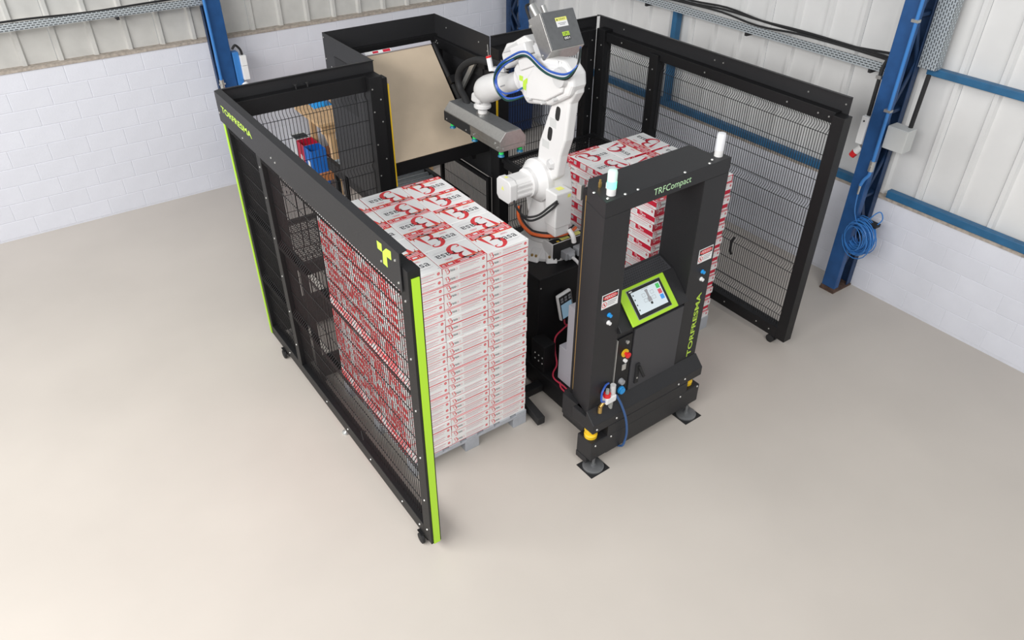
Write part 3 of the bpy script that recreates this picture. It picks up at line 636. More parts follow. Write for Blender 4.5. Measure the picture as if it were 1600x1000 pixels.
def carton(me, x, y, z, rot, label, group):
    o = bpy.data.objects.new('carton', me); COL.objects.link(o); o.location = (x, y, z); o.rotation_euler = (0, 0, rot); tag(o, label, 'carton', group); return o
def core(me_list, name, label):
    """boxes nobody can see from the photograph, one mesh"""
    b = MB()
    for (x, y, z, w, d) in me_list: b.box(x-w/2+0.005, x+w/2-0.005, y-d/2+0.005, y+d/2-0.005, z, z+CH-0.001)
    o = b.build(name, 'card'); o['kind'] = 'stuff'; o['label'] = label; o['category'] = 'carton'; return o
# left stack: 3 across, 5 deep, 24 layers
random.seed(11)
NL = 24; LX, LY, LZ = 1.718, 3.675, 0.142
flip_top = [[0, 1, 0, 1, 1], [1, 0, 1, 1, 1], [0, 1, 0, 0, 0]]      # [column west..east][row front..back]; 1 = lettering turned round
col_n = ['left', 'middle', 'right']; row_n = ['front', 'second', 'middle', 'fourth', 'rear']
hidden = []
for k in range(NL):
    top = (k == NL-1); n = NL-1-k
    for i in range(3):
        for j in range(5):
            x = LX+CW*(i+0.5)+random.uniform(-0.0013, 0.0013); y = LY+CD*(j+0.5)+random.uniform(-0.0013, 0.0013)+0.004*math.sin(k*1.7+i); z = LZ+k*CH
            vis = top or j == 0 or i == 0
            if not vis: hidden.append((x, y, z, CW, CD)); continue
            fl_ = flip_top[i][j] if top else random.random() < 0.5
            if top: lab = f"white and red carton on left stack's top, {col_n[i]} column, {row_n[j]} row from the near end"
            elif j == 0: lab = f"carton {ORD[n]} from the top in the {col_n[i]} column of left stack's white front"
            else: lab = f"carton {ORD[n]} from the top behind the left fence mesh, {row_n[j]} row"
            if top and n == 0: pass
            carton(me_l, x, y, z, (PI if fl_ else 0)+random.uniform(-0.0015, 0.0015), lab, 'cartons stacked on the left pallet')
core(hidden, 'carton_stack_core', 'cartons hidden inside the left stack')
# right stack: alternating layers
NR = 22; RX, RY, RZ = 4.095, 3.735, 0.142; hidden = []
for k in range(NR):
    top = (k == NR-1); n = NR-1-k; z = RZ+k*CH; odd = (NR-1-k) % 2
    cells = []
    for j in range(4): cells.append(((RX+RW/2) if not odd else (RX+2*RD+RW/2), RY+RD*(j+0.5)+0.004*j, 0 if j % 2 else 1, 'P', j))
    for c in range(2):
        for j in range(3):
            x0 = RX+RW+RD*(c+0.5) if not odd else RX+RD*(c+0.5)
            cells.append((x0, RY+(j+0.5)*0.384, 2 if (c+j) % 2 else 3, 'Q%d' % c, j))
    for (x, y, r, typ, j) in cells:
        west = (typ == 'P' and not odd) or (typ == 'Q0' and odd)
        east = (typ == 'P' and odd) or (typ == 'Q1' and not odd)
        south = j == 0
        vis = top or (west) or (south)
        rot = (0, PI, -PI/2, PI/2)[r]
        if top and typ == 'P': rot = 0 if j in (3, 1) else PI
        if top and typ == 'Q0': rot = -PI/2
        if top and typ == 'Q1': rot = PI/2
        x += random.uniform(-0.0013, 0.0013); y += random.uniform(-0.0013, 0.0013)
        w, d = (RW, RD) if typ == 'P' else (RD, 0.356)
        if not vis: hidden.append((x, y, z, w, d)); continue
        if top:
            rn = {4: ['nearest', 'third', 'second', 'farthest'], 3: ['nearest', 'middle', 'farthest']}[4 if typ == 'P' else 3][j]
            lab = {'P': f"carton on right stack's top in the robot side row, {rn} from the console" if rn not in ('third', 'second') else f"carton on right stack's top in the robot side row, {'second' if j == 1 else 'third'} from the console",
                   'Q0': f"sideways carton in the middle row of right stack's top, {rn} from the console", 'Q1': f"sideways carton in the row next to the right fence on the stack's top, {rn}"}[typ]
        elif west and south: lab = f"carton {ORD[n]} from the top at the near left corner of the right stack"
        elif west: lab = f"carton {ORD[n]} from the top, robot side of the right stack, {ORD[j]} along from the console"
        elif east: lab = f"carton {ORD[n]} from the top at the near right corner of the right stack"
        else: lab = f"carton {ORD[n]} from the top, mid front of the right stack behind the console"
        carton(me_r, x, y, z, rot+random.uniform(-0.002, 0.002), lab, 'cartons stacked on the right pallet')
core(hidden, 'carton_stack_core', 'cartons hidden inside the right stack')
def pallet(x0, y0, w, d, label):
    t = thing('pallet', label, 'pallet', (x0+w/2, y0+d/2, 0), 0, 'grey pallets')
    for i in range(7):
        xx = x0+i*(w-0.1)/6; box_part(t, 'deck_board', xx, xx+0.1, y0, y0+d, 0.118, 0.141, 'pallet', 0.002)
    for j in range(3):
        yy = y0+j*(d-0.12)/2; box_part(t, 'stringer_board', x0, x0+w, yy, yy+0.12, 0.098, 0.118, 'pallet', 0.002)
        for i in range(3):
            xx = x0+i*(w-0.13)/2; box_part(t, 'block', xx, xx+0.13, yy, yy+0.12, 0.0, 0.098, 'pallet', 0.003)
pallet(LX+0.0, LY-0.005, 1.065, 1.24, 'grey pallet under the left carton stack')
pallet(RX+0.0, RY-0.005, 0.93, 1.17, 'grey pallet under the right carton stack')

# ------------------------------------------------------------------ robot pedestal and base frame
t = thing('robot_pedestal', 'black box pedestal carrying the white robot', 'pedestal', (3.455, 4.35, 0))
MB().box(3.172, 3.966, 4.045, 4.87, 0.24, 1.0685).build('body', 'black', t, bev=0.006)
MB().box(3.09, 3.98, 3.50, 4.92, 0.06, 0.24).build('base_frame', 'black', t, bev=0.006)
MB().box(3.10, 3.22, 3.86, 4.035, 0.24, 0.52).build('side_box', 'black', t, bev=0.004)
screws([(3.20+0.07*k, 4.045, 0.16) for k in range(2)]+[(3.19, 4.045, 0.3), (3.19, 4.045, 0.98)], (0, -1, 0), t)
screws([(3.10, 3.88+0.05*(k % 3), 0.34+0.06*(k//3)) for k in range(6)], (-1, 0, 0), t)
MB().box(2.86, 3.09, 3.84, 3.92, 0.07, 0.14).build('outrigger', 'black', t, bev=0.004)
MB().bar((2.875, 3.92, 0.095), (2.845, 3.54, 0.075), 0.07, 0.075).build('outrigger_foot', 'rubber', t, bev=0.006)
MB().box(2.95, 3.09, 4.10, 4.30, 0.06, 0.10).build('cross_member', 'black', t, bev=0.003)
for xx, yy in ((3.12, 4.6), (3.78, 4.6), (3.14, 3.98)): MB().lathe((xx, yy, 0), [(0.045, 0), (0.045, 0.01), (0.014, 0.02), (0.014, 0.06)], n=14).build('levelling_foot', 'steel', t, smooth=True)

# teach pendant hanging on the pedestal
t = thing('teach_pendant', 'white rimmed teach pendant hanging on the black pedestal', 'control pendant', (3.42, 4.03, 0.75))
MB().box(3.39, 3.45, 4.005, 4.0435, 0.80, 0.86).build('hook', 'rubber', t)
b = MB(); Tm = Matrix.Translation((3.42, 4.0, 0.755)) @ Matrix.Rotation(math.radians(-12), 4, 'Y'); b.T = Tm
b.box(-0.075, 0.075, -0.018, 0.018, -0.14, 0.14); body = b.build('body', 'white_text', t, bev=0.014, segs=3)
b = MB(); b.T = Tm; b.box(-0.064, 0.064, -0.022, -0.018, -0.128, 0.128); b.build('front_panel', 'rubber', body, bev=0.002)
b = MB(); b.T = Tm; b.box(-0.055, 0.055, -0.024, -0.022, -0.115, 0.04); b.build('display', 'screen_blue', body)
b = MB(); b.T = Tm
for i in range(3):
    for j in range(2): b.box(-0.05+i*0.04, -0.026+i*0.04, -0.026, -0.022, 0.062+j*0.028, 0.08+j*0.028)
b.build('keys', 'grey_plug', body)['kind'] = 'stuff'
b = MB(); b.T = Tm; b.cyl((0.03, -0.02, -0.145), (0.03, -0.02, -0.165), 0.016, 0.014, 12); b.build('stop_button', 'red', body, smooth=True)
MB().tube(catmull([(3.42, 4.0, 0.61), (3.43, 3.99, 0.55), (3.50, 3.98, 0.53), (3.47, 3.97, 0.56), (3.38, 3.96, 0.54), (3.29, 3.95, 0.49), (3.255, 3.90, 0.38), (3.23, 3.84, 0.30), (3.16, 3.80, 0.262), (3.13, 3.74, 0.252), (3.135, 3.64, 0.252), (3.13, 3.56, 0.252), (3.105, 3.54, 0.252), (3.105, 3.62, 0.252), (3.14, 3.68, 0.252)], 8), 0.0075, 8).build('cable', 'hose_red', t, smooth=True)

# pale grey cabinet between pedestal and console
t = thing('electrical_cabinet', 'pale grey stepped cabinet between pedestal and console', 'cabinet', (3.36, 3.58, 0.25))
MB().prism([(3.75, 0.245), (3.75, 0.595), (3.662, 0.595), (3.662, 1.045), (3.49, 1.045), (3.49, 0.245)], 'x', 3.17, 3.50).build('body', 'cabinet', t, bev=0.004)
MB().box(3.166, 3.17, 3.50, 3.655, 0.60, 1.03).build('door', 'cabinet', t, bev=0.001)

# ------------------------------------------------------------------ robot
CX, CY = 3.569, 4.463
t = thing('palletising_robot', 'white palletising robot arm with suction gripper on black pedestal', 'robot', (CX, CY, 1.07))
b = MB().lathe((CX, CY, 1.07), [(0.285, 0), (0.285, 0.025), (0.255, 0.04), (0.21, 0.075), (0.19, 0.12), (0.195, 0.13), (0.205, 0.14), (0.205, 0.165), (0.17, 0.17)], n=36)
base = b.build('base_casting', 'robot', t, smooth=True)
for a in (30, 75, 150, 210, 240, 330):
    Tb = Matrix.Translation((CX, CY, 1.07)) @ Matrix.Rotation(math.radians(a), 4, 'Z')
    b = MB(); b.T = Tb
    b.hexa([(0.10, -0.07, 0.001), (0.325, -0.05, 0.001), (0.325, 0.05, 0.001), (0.10, 0.07, 0.001), (0.10, -0.05, 0.125), (0.30, -0.04, 0.035), (0.30, 0.04, 0.035), (0.10, 0.05, 0.125)])
    b.build('base_foot', 'robot', base, bev=0.010)
    b = MB(); b.T = Tb
    for s in (-0.018, 0.018): b.cyl((0.285, s, 0.036), (0.285, s, 0.055), 0.012, 0.010, 6)
    b.build('anchor_bolts', 'brass', base)['kind'] = 'stuff'
cb_ = MB().box(3.42, 3.78, 4.205, 4.37, 1.075, 1.24).build('connector_box', 'robot', t, bev=0.006)
MB().box(3.43, 3.77, 4.188, 4.206, 1.08, 1.235).build('connector_plate', 'rubber', cb_, bev=0.003)
b = MB(); Oc = (3.42, 4.187, 1.2408); Oc2 = (3.42, 4.187, 1.2414)
rect(b, Oc, (1, 0, 0), (0, 1, 0), 0.01, 0.35, 0.02, 0.085, 0); rect(b, Oc2, (1, 0, 0), (0, 1, 0), 0.11, 0.20, 0.028, 0.078, 1); rect(b, Oc2, (1, 0, 0), (0, 1, 0), 0.24, 0.33, 0.030, 0.08, 1); rect(b, Oc2, (1, 0, 0), (0, 1, 0), 0.06, 0.085, 0.026, 0.046, 2)
b.build('warning_labels', ['rubber', 'pale_yellow', 'yellow'], cb_)
MB().box(3.45, 3.52, 4.285, 4.345, 1.24, 1.25).build('cover_hatch', 'rubber', cb_)
for k, xx in enumerate((3.50, 3.63)):
    p = MB().box(xx, xx+0.10, 4.115, 4.188, 1.10, 1.17).prism([(4.115, 1.105), (4.09, 1.115), (4.09, 1.15), (4.115, 1.165)], 'x', xx+0.02, xx+0.08).build('cable_plug', 'grey_plug', cb_, bev=0.005)
    MB().tube(catmull([(xx+0.05, 4.09, 1.132), (xx+0.06, 4.03, 1.11), (xx+0.07, 3.96, 1.06), (xx+0.07, 3.88, 0.96), (xx+0.07, 3.84, 0.85)]), 0.014, 10).build('conduit', 'robot_grey', cb_, smooth=True)
# everything above the base is 3.3 per cent larger than the first measured sketch
MB.BASE = Matrix.Translation((0, 0, -0.145)) @ Matrix.Scale(1.033, 4)
CX, CY = 3.455, 4.32
sw = MB().lathe((CX, CY, 1.33), [(0.20, 0), (0.20, 0.045), (0.175, 0.06), (0.165, 0.14), (0.15, 0.20), (0.13, 0.30)], n=32).build('turning_base', 'robot', t, smooth=True)
MB().prism([(4.16, 1.45), (4.46, 1.45), (4.50, 1.62), (4.49, 1.84), (4.42, 1.95), (4.28, 1.97), (4.18, 1.90), (4.14, 1.75)], 'x', 3.345, 3.56).build('shoulder_bracket', 'robot', sw, bev=0.025, segs=3)
# orange and black cables looping round the turning base
for r, z, m_ in ((0.246, 1.398, 'orange'), (0.236, 1.376, 'rubber'), (0.228, 1.415, 'rubber')):
    pts = [(CX+r*math.cos(math.radians(a)), CY+r*math.sin(math.radians(a)), z+0.10*max(0, (a-200)/-70.0)) for a in range(130, 301, 10)]
    MB().tube(pts, 0.014 if m_ == 'orange' else 0.008, 8).build('loop_cable', m_, sw, smooth=True)
# axis two gear housing and motor
g = MB().lathe((3.375, 4.32, 1.81), [(0.165, 0), (0.172, 0.02), (0.172, 0.06), (0.155, 0.075), (0.14, 0.10), (0.115, 0.115), (0.115, 0.15)], (-1, 0, 0), 36).build('shoulder_gear_housing', 'robot', t, smooth=True)
oct_ = lambda c, s, k: [(c[0]-s+k, c[1]-s), (c[0]+s-k, c[1]-s), (c[0]+s, c[1]-s+k), (c[0]+s, c[1]+s-k), (c[0]+s-k, c[1]+s), (c[0]-s+k, c[1]+s), (c[0]-s, c[1]+s-k), (c[0]-s, c[1]-s+k)]
mo = MB().prism(oct_((4.33, 1.80), 0.085, 0.025), 'x', 3.08, 3.26).prism(oct_((4.33, 1.80), 0.094, 0.03), 'x', 3.015, 3.078).build('shoulder_motor', 'robot', t, bev=0.006)
for z in (1.76, 1.80, 1.84): MB().box(3.09, 3.25, 4.236, 4.246, z-0.008, z+0.008).build('cooling_rib', 'robot', mo, bev=0.002)
b = MB(); b.poly([(3.0145, 4.32, 1.80), (3.0145, 4.36, 1.80), (3.0145, 4.34, 1.835)][::-1]); rect(b, (3.04, 4.33, 1.8945), (1, 0, 0), (0, 1, 0), 0, 0.025, 0, 0.03); b.build('warning_sticker', 'pale_yellow', mo)
MB().tube(catmull([(3.05, 4.24, 1.74), (3.05, 4.21, 1.70), (3.10, 4.17, 1.62), (3.19, 4.12, 1.62), (3.26, 4.06, 1.70), (3.30, 4.02, 1.755)]), 0.009, 8).tube(catmull([(3.06, 4.24, 1.71), (3.07, 4.20, 1.66), (3.13, 4.16, 1.58), (3.20, 4.11, 1.60), (3.27, 4.05, 1.68), (3.31, 4.02, 1.735)]), 0.009, 8).build('motor_cables', 'rubber', mo, smooth=True)
m1 = MB().box(3.30, 3.46, 4.03, 4.17, 1.50, 1.80).box(3.31, 3.45, 4.04, 4.16, 1.42, 1.50).build('turning_motor', 'robot', t, bev=0.010)
b = MB(); rect(b, (3.36, 4.08, 1.8012), (1, 0, 0), (0, 1, 0), 0, 0.06, 0, 0.05); rect(b, (3.41, 4.029, 1.75), (1, 0, 0), (0, 0, 1), 0, 0.03, 0, 0.028); b.build('warning_sticker', 'pale_yellow', m1)
MB().tube(catmull([(3.44, 4.03, 1.46), (3.45, 3.99, 1.42), (3.46, 3.98, 1.36)]), [0.02]*13, 10).build('cable_gland', 'robot', m1, smooth=True)
# lower arm
arm = MB().prism([(4.33, 1.86), (4.345, 1.985), (4.33, 2.117), (4.20, 2.446), (4.17, 2.60), (4.05, 2.72), (3.93, 2.72), (3.93, 2.60), (3.985, 2.511), (4.018, 2.223), (4.067, 2.085), (4.10, 1.90), (4.20, 1.82)], 'x', 3.345, 3.435).build('lower_arm', 'robot', t, bev=0.020, segs=3)
def oval(cy, cz, ry, rz, tilt, x): return [(x, cy+ry*math.copysign(abs(math.cos(a))**0.6, math.cos(a))*math.cos(tilt)-rz*math.copysign(abs(math.sin(a))**0.6, math.sin(a))*math.sin(tilt), cz+ry*math.copysign(abs(math.cos(a))**0.6, math.cos(a))*math.sin(tilt)+rz*math.copysign(abs(math.sin(a))**0.6, math.sin(a))*math.cos(tilt)) for a in [2*PI*k/20 for k in range(20)]]
for (cy, cz) in ((4.112, 2.405), (4.195, 2.225)):
    MB().rings([oval(cy, cz, 0.026, 0.054, 0.15, 3.3435), oval(cy, cz, 0.026, 0.054, 0.15, 3.346)]).build('hole_dark_oval', 'black_text', arm)  # raised black ovals stand in for the shaded holes through the arm
for (y, z, w, h_) in ((4.20, 2.285, 0.075, 0.07), (4.285, 2.10, 0.085, 0.06)):
    MB().box(3.3440, 3.3455, y-w, y, z, z+h_).build('rating_plate', 'box_grey', arm)
MB().cyl((3.345, 4.17, 1.99), (3.32, 4.17, 1.99), 0.05, 0.03, 6).build('stop_block', 'robot_grey', arm, bev=0.004)
# elbow housing with lime emblem
el = MB().prism([(4.624, 2.601), (4.50, 2.44), (4.439, 2.388), (4.161, 2.455), (3.95, 2.58), (3.915, 2.66), (3.925, 2.745), (4.03, 2.815), (4.387, 2.745), (4.583, 2.649)], 'x', 3.30, 3.44).build('elbow_housing', 'robot', t, bev=0.030, segs=3)
MB().prism([(4.42, 2.44), (4.18, 2.49), (4.0, 2.60), (3.98, 2.70), (4.08, 2.75), (4.33, 2.70), (4.40, 2.60)], 'x', 3.275, 3.302).build('elbow_cover', 'robot', el, bev=0.015, segs=3)
b = MB(); ex = 3.2985
s_ = 0.85
def em(L): b.poly([(ex, 4.53-(3.303-y)*s_*1.0+0.0, 2.49+(z-2.235)*s_*0.9-0.10*(3.303-y)*0) for y, z in L])
em([(3.303, 2.355), (3.246, 2.359), (3.250, 2.308), (3.302, 2.306)]); em([D[0], D[1], D[4], D[5], D[6]]); em([D[1], D[2], D[3], D[4]])
b.build('emblem', 'lime_light', el)
MB().cyl((3.31, 4.03, 2.70), (3.265, 4.03, 2.70), 0.075, 0.065, 24).build('elbow_cap', 'robot_grey', el, smooth=True)
for (y, z) in ((4.08, 2.53), (4.21, 2.47), (4.37, 2.45), (4.10, 2.72)): MB().cyl((3.30, y, z), (3.265, y, z), 0.014, 0.012, 12).build('cover_screw', 'robot_grey', el, smooth=True)
b = MB()
for yy in (4.04, 4.075): b.box(3.296, 3.299, yy, yy+0.02, 2.765, 2.80)
b.build('white_tabs', 'white_text', el)
# axis four motors behind the elbow
MB().prism([(4.865, 2.637), (4.80, 2.735), (4.72, 2.765), (4.577, 2.846), (4.436, 2.82), (4.494, 2.70), (4.82, 2.535)], 'x', 3.37, 3.55).build('upper_arm_motor_cover', 'robot', t, bev=0.012)
MB().prism([(4.84, 2.655), (4.80, 2.70), (4.66, 2.78), (4.63, 2.74)], 'x', 3.362, 3.371).build('motor_window', 'robot_grey', t, bev=0.002)
for (a, b_) in (((3.33, 4.62, 2.715), (3.33, 4.44, 2.80)), ((3.33, 4.52, 2.66), (3.33, 4.36, 2.735))): MB().bar(a, b_, 0.09, 0.085).build('small_motor', 'robot', t, bev=0.008)
# forearm and wrist
ax = Vector((0, 0.90, -0.43)).normalized()
MB().lathe((3.43, 4.58, 2.53), [(0.11, 0), (0.115, 0.04), (0.082, 0.07), (0.075, 0.11), (0.074, 0.40)], ax, 28).build('forearm', 'robot', t, smooth=True)
b = MB(); rect(b, (3.3545, 4.86, 2.385), (0, -0.90, 0.43), (0, 0.43, 0.90), 0, 0.075, 0, 0.010); b.build('forearm_marking', 'grey_text', t)
wr_ = MB().lathe((3.43, 4.90, 2.395), [(0.078, 0), (0.092, 0.02), (0.102, 0.10), (0.110, 0.18), (0.113, 0.26), (0.107, 0.32), (0.085, 0.37), (0.045, 0.398), (0.01, 0.402)], ax, 32).build('wrist', 'robot', t, smooth=True)
MB().prism([(5.13, 2.28), (5.29, 2.22), (5.30, 2.145), (5.18, 2.145)], 'x', 3.35, 3.51).build('wrist_cover', 'robot', wr_, bev=0.02, segs=3)
MB().lathe((3.43, 5.235, 2.045), [(0.040, 0), (0.040, 0.045), (0.068, 0.048), (0.074, 0.055), (0.074, 0.072), (0.06, 0.078), (0.06, 0.14)], n=28).build('flange', 'robot', t, smooth=True)
# stainless control box on the upper arm
A_, B_, C_, D_ = (4.31, 3.064), (4.161, 2.841), (4.25, 2.744), (4.442, 2.99)
bxo = MB().prism([A_, B_, C_, D_], 'x', 3.305, 3.60).build('control_box', 'steel', t, bev=0.004)
fU = Vector((0, A_[0]-B_[0], A_[1]-B_[1])); fL = fU.length; fU.normalize(); fN = Vector((0, -fU.z, fU.y)); fO = Vector((3.305, B_[0], B_[1]))+fN*0.002
b = MB(); P = lambda u, v, n: fO+Vector((u, 0, 0))+fU*v+fN*n
b.hexa([P(0.005, 0.006, 0), P(0.290, 0.006, 0), P(0.290, fL-0.006, 0), P(0.005, fL-0.006, 0), P(0.005, 0.006, 0.006), P(0.290, 0.006, 0.006), P(0.290, fL-0.006, 0.006), P(0.005, fL-0.006, 0.006)])
lid = b.build('box_lid', 'steel_dark', bxo, bev=0.002)
b = MB(); Ol = fO+fN*0.0072
rect(b, Ol, (1, 0, 0), fU, 0.105, 0.205, 0.150, 0.215, 0); rect(b, Ol+fN*0.0004, (1, 0, 0), fU, 0.105, 0.205, 0.190, 0.215, 1)
for k in range(2): rect(b, Ol+fN*0.0005, (1, 0, 0), fU, 0.12+0.012*k, 0.19-0.012*k, 0.172-0.010*k, 0.177-0.010*k, 4)
put_text(b, 'CUIDADO', Ol+fN*0.0008+Vector((0.130, 0, 0))+fU*0.196, (1, 0, 0), fU, 0.062, 0.012, 2)
b.poly([Ol+fN*0.0008+Vector((0.112, 0, 0))+fU*0.195, Ol+fN*0.0008+Vector((0.126, 0, 0))+fU*0.195, Ol+fN*0.0008+Vector((0.119, 0, 0))+fU*0.209], 2)
rect(b, Ol, (1, 0, 0), fU, 0.130, 0.190, 0.085, 0.113, 3); put_text(b, 'GPU', Ol+fN*0.0006+Vector((0.138, 0, 0))+fU*0.089, (1, 0, 0), fU, 0.044, 0.019, 2)
rect(b, Ol, (1, 0, 0), fU, 0.130, 0.190, 0.055, 0.083, 2); put_text(b, '001', Ol+fN*0.0006+Vector((0.136, 0, 0))+fU*0.060, (1, 0, 0), fU, 0.048, 0.017, 0, bold=0.02)
b.build('labels', ['white_text', 'pale_yellow', 'black_text', 'lime_light', 'grey_text'], lid)
for (y, z) in ((4.41, 2.955), (4.265, 2.785)): MB().cyl((3.305, y, z), (3.298, y, z), 0.009, 0.008, 10).build('box_screw', 'zinc', bxo)
MB().bar((3.44, 4.40, 2.83), (3.44, 4.33, 2.72), 0.2, 0.06).build('box_bracket', 'robot_grey', t)
MB().cyl((3.40, 4.45, 3.00), (3.40, 4.52, 3.06), 0.03).cyl((3.48, 4.46, 3.0), (3.48, 4.50, 3.05), 0.022).build('box_gland', 'zinc', bxo, smooth=True)
MB().tube(catmull([(3.34, 4.46, 2.98), (3.36, 4.54, 3.05), (3.40, 4.56, 3.06)]), 0.010, 8).build('box_cable', 'rubber', bxo, smooth=True)
# hoses on the robot
HA = [(4.405, 2.46), (4.594, 2.385), (4.74, 2.407), (4.791, 2.497), (4.721, 2.609), (4.555, 2.712), (4.436, 2.769), (4.344, 2.773), (4.206, 2.728), (4.082, 2.716), (3.928, 2.744), (3.839, 2.815), (3.813, 2.897)]
for k, (m_, dz, dx) in enumerate((('hose_green', -0.012, 0.0), ('hose_white', 0.0, 0.012), ('hose_blue', 0.014, 0.004), ('rubber', -0.020, 0.016))):
    pts = [(3.25+dx, y, z+dz*(1 if i > 4 else 0.6)) for i, (y, z) in enumerate(HA)]; pts[0] = (3.33, 4.44, 2.46); pts[-1] = (3.36, 3.92, 2.92); pts[-2] = (3.28, 3.85, 2.83)
    MB().tube(catmull(pts, 6), 0.0075, 8).build('air_hose', m_, t, smooth=True)
MB().tube(catmull([(3.33, 4.50, 2.50)]+[(3.25, y, z) for y, z in ((4.487, 2.484), (4.636, 2.422), (4.739, 2.437), (4.756, 2.517), (4.67, 2.617), (4.531, 2.709))], 6), 0.0075, 8).build('air_hose', 'hose_blue', t, smooth=True)
MB().tube(catmull([(3.46, 5.50, 2.0), (3.48, 5.59, 2.06), (3.5, 5.69, 2.10), (3.5, 5.731, 2.17), (3.5, 5.703, 2.261), (3.5, 5.592, 2.356), (3.5, 5.417, 2.433), (3.5, 5.271, 2.459), (3.48, 5.05, 2.49), (3.46, 4.90, 2.52)], 7), 0.030, 12).build('corrugated_hose', 'rubber', t, smooth=True)
vg = MB().cyl((3.40, 5.05, 2.46), (3.39, 5.07, 2.56), 0.022, None, 12).build('vacuum_filter', 'white_text', t, smooth=True); MB().cyl((3.39, 5.07, 2.56), (3.388, 5.073, 2.572), 0.023, None, 12).build('filter_ring', 'red', vg, smooth=True); MB().cyl((3.388, 5.073, 2.572), (3.385, 5.08, 2.66), 0.003, None, 6).build('filter_rod', 'zinc', vg)
MB().bar((3.44, 4.90, 2.50), (3.42, 5.06, 2.47), 0.05, 0.03).build('hose_bracket', 'robot_grey', t)
# gripper
gx, gy0, gy1 = 3.43, 4.785, 5.665
gp = MB().prism([(3.30, 1.915), (3.56, 1.915), (3.56, 1.965), (3.505, 2.035), (3.36, 2.035), (3.30, 1.965)], 'y', gy0, gy1).build('gripper', 'steel', t, bev=0.003)
MB().prism([(3.303, 1.872), (3.557, 1.872), (3.557, 1.913), (3.303, 1.913)], 'y', gy0+0.003, gy1-0.003).build('gripper_frame', 'steel', gp, bev=0.002)
MB().box(3.2985, 3.3005, 5.24, gy1-0.002, 1.876, 1.960).build('foam_side_plate', 'rubber', gp)
MB().box(3.362, 3.503, gy0+0.03, gy1-0.004, 2.0352, 2.0372).build('top_plate', 'steel_dark', gp)
screws([(3.30, y, z) for y, z in ((4.83, 1.90), (5.18, 1.90), (5.30, 1.90), (5.62, 1.90), (4.86, 1.93))], (-1, 0, 0), gp, 0.009)
screws([(3.33, gy0, 1.90), (3.53, gy0, 1.90)], (0, -1, 0), gp, 0.008)
MB().cyl((3.43, 5.235, 2.035), (3.43, 5.235, 2.05), 0.055).build('mount_collar', 'steel', gp, smooth=True)
for (x, y) in ((3.335, 4.82), (3.525, 4.82), (3.335, 5.22), (3.525, 5.22), (3.335, 5.58), (3.525, 5.58)):
    c_ = MB().lathe((x, y, 1.84), [(0.016, 0), (0.022, 0.006), (0.017, 0.013), (0.021, 0.019), (0.014, 0.026), (0.010, 0.034)], n=16).build('suction_cup', 'cup_green', gp, smooth=True)
    MB().lathe((x, y, 1.822), [(0.029, 0), (0.027, 0.006), (0.018, 0.018)], n=16).build('cup_lip', 'cup_blue', c_, smooth=True)

MB.BASE = None
# ------------------------------------------------------------------ control console (gantry)
t = thing('control_console', 'black gantry console with lime framed touch screen in front of the robot', 'control console', (3.455, 3.05, 0), math.radians(1.2))
FY = 3.05; BY = 3.37
def part(name, x0, x1, y0, y1, z0, z1, m='black2', bev=0.004, par=None): return MB().box(x0, x1, y0, y1, z0, z1).build(name, m, par or t, bev=bev)
MB().prism([(2.88, FY), (3.107, FY), (3.107, BY), (3.02, BY), (2.95, 3.305)], 'z', 0.50, 2.165).build('column', 'black2', t, bev=0.004)
MB().prism([(3.80, FY), (4.045, FY), (3.975, 3.305), (3.93, BY), (3.80, BY)], 'z', 0.50, 2.165).build('column', 'black2', t, bev=0.004)
topb = MB().prism([(2.88, 3.05), (4.045, 3.05), (4.045, 3.19), (3.98, 3.19), (3.96, 3.37), (3.02, 3.37), (2.95, 3.30)], 'z', 2.165, 2.275).build('top_beam', 'black2', t, bev=0.004)
screws([(x, y, 2.275) for x, y in ((2.93, 3.09), (2.915, 3.20), (3.06, 3.07), (3.17, 3.07), (3.60, 3.07), (3.84, 3.07), (3.90, 3.10), (4.0, 3.12))], (0, 0, 1), topb, 0.011)
b = MB(); put_text(b, 'TRFCompact', (3.30, FY-0.0012, 2.186), (1, 0, 0), (0, 0, 1), 0.35, 0.062); b.build('lettering', 'green_text', topb)
# lower body with sloping desk
body = MB().prism([(3.062, 0.50), (3.062, 1.16), (3.012, 1.195), (3.205, 1.395), (3.345, 1.445), (3.365, 1.445), (3.365, 0.50)], 'x', 3.107, 3.80).build('desk', 'black2', t, bev=0.004)
sU = Vector((0, 0.198, 0.193)).normalized(); sN = Vector((0, -sU.z, sU.y)); sO = Vector((3.205, 3.008, 1.205))+sN*0.004
def slab(O, u0, u1, v0, v1, n0, n1, name, m, par, bev=0.002):
    b = MB(); Q = lambda u, v, n: O+Vector((u, 0, 0))+sU*v+sN*n
    b.hexa([Q(u0, v0, n0), Q(u1, v0, n0), Q(u1, v1, n0), Q(u0, v1, n0), Q(u0, v0, n1), Q(u1, v0, n1), Q(u1, v1, n1), Q(u0, v1, n1)]); return b.build(name, m, par, bev=bev)
hp = slab(sO, 0.0, 0.465, 0.0, 0.276, 0.0, 0.014, 'screen_surround', 'lime', body, 0.006)
sc = slab(sO, 0.075, 0.405, 0.030, 0.250, 0.014, 0.022, 'touch_screen', 'rubber', body, 0.004)
slab(sO, 0.071, 0.409, 0.026, 0.254, 0.0135, 0.0165, 'screen_gasket', 'grey_plug', body, 0.001)
b = MB(); So = sO+sN*0.0226; R_ = (1, 0, 0)
rect(b, So, R_, sU, 0.098, 0.382, 0.058, 0.228, 0)
So2 = So+sN*0.0006
for k, (m_, v) in enumerate(((1, 0.184), (2, 0.140), (3, 0.098))): rect(b, So2, R_, sU, 0.337, 0.372, v, v+0.036, m_)
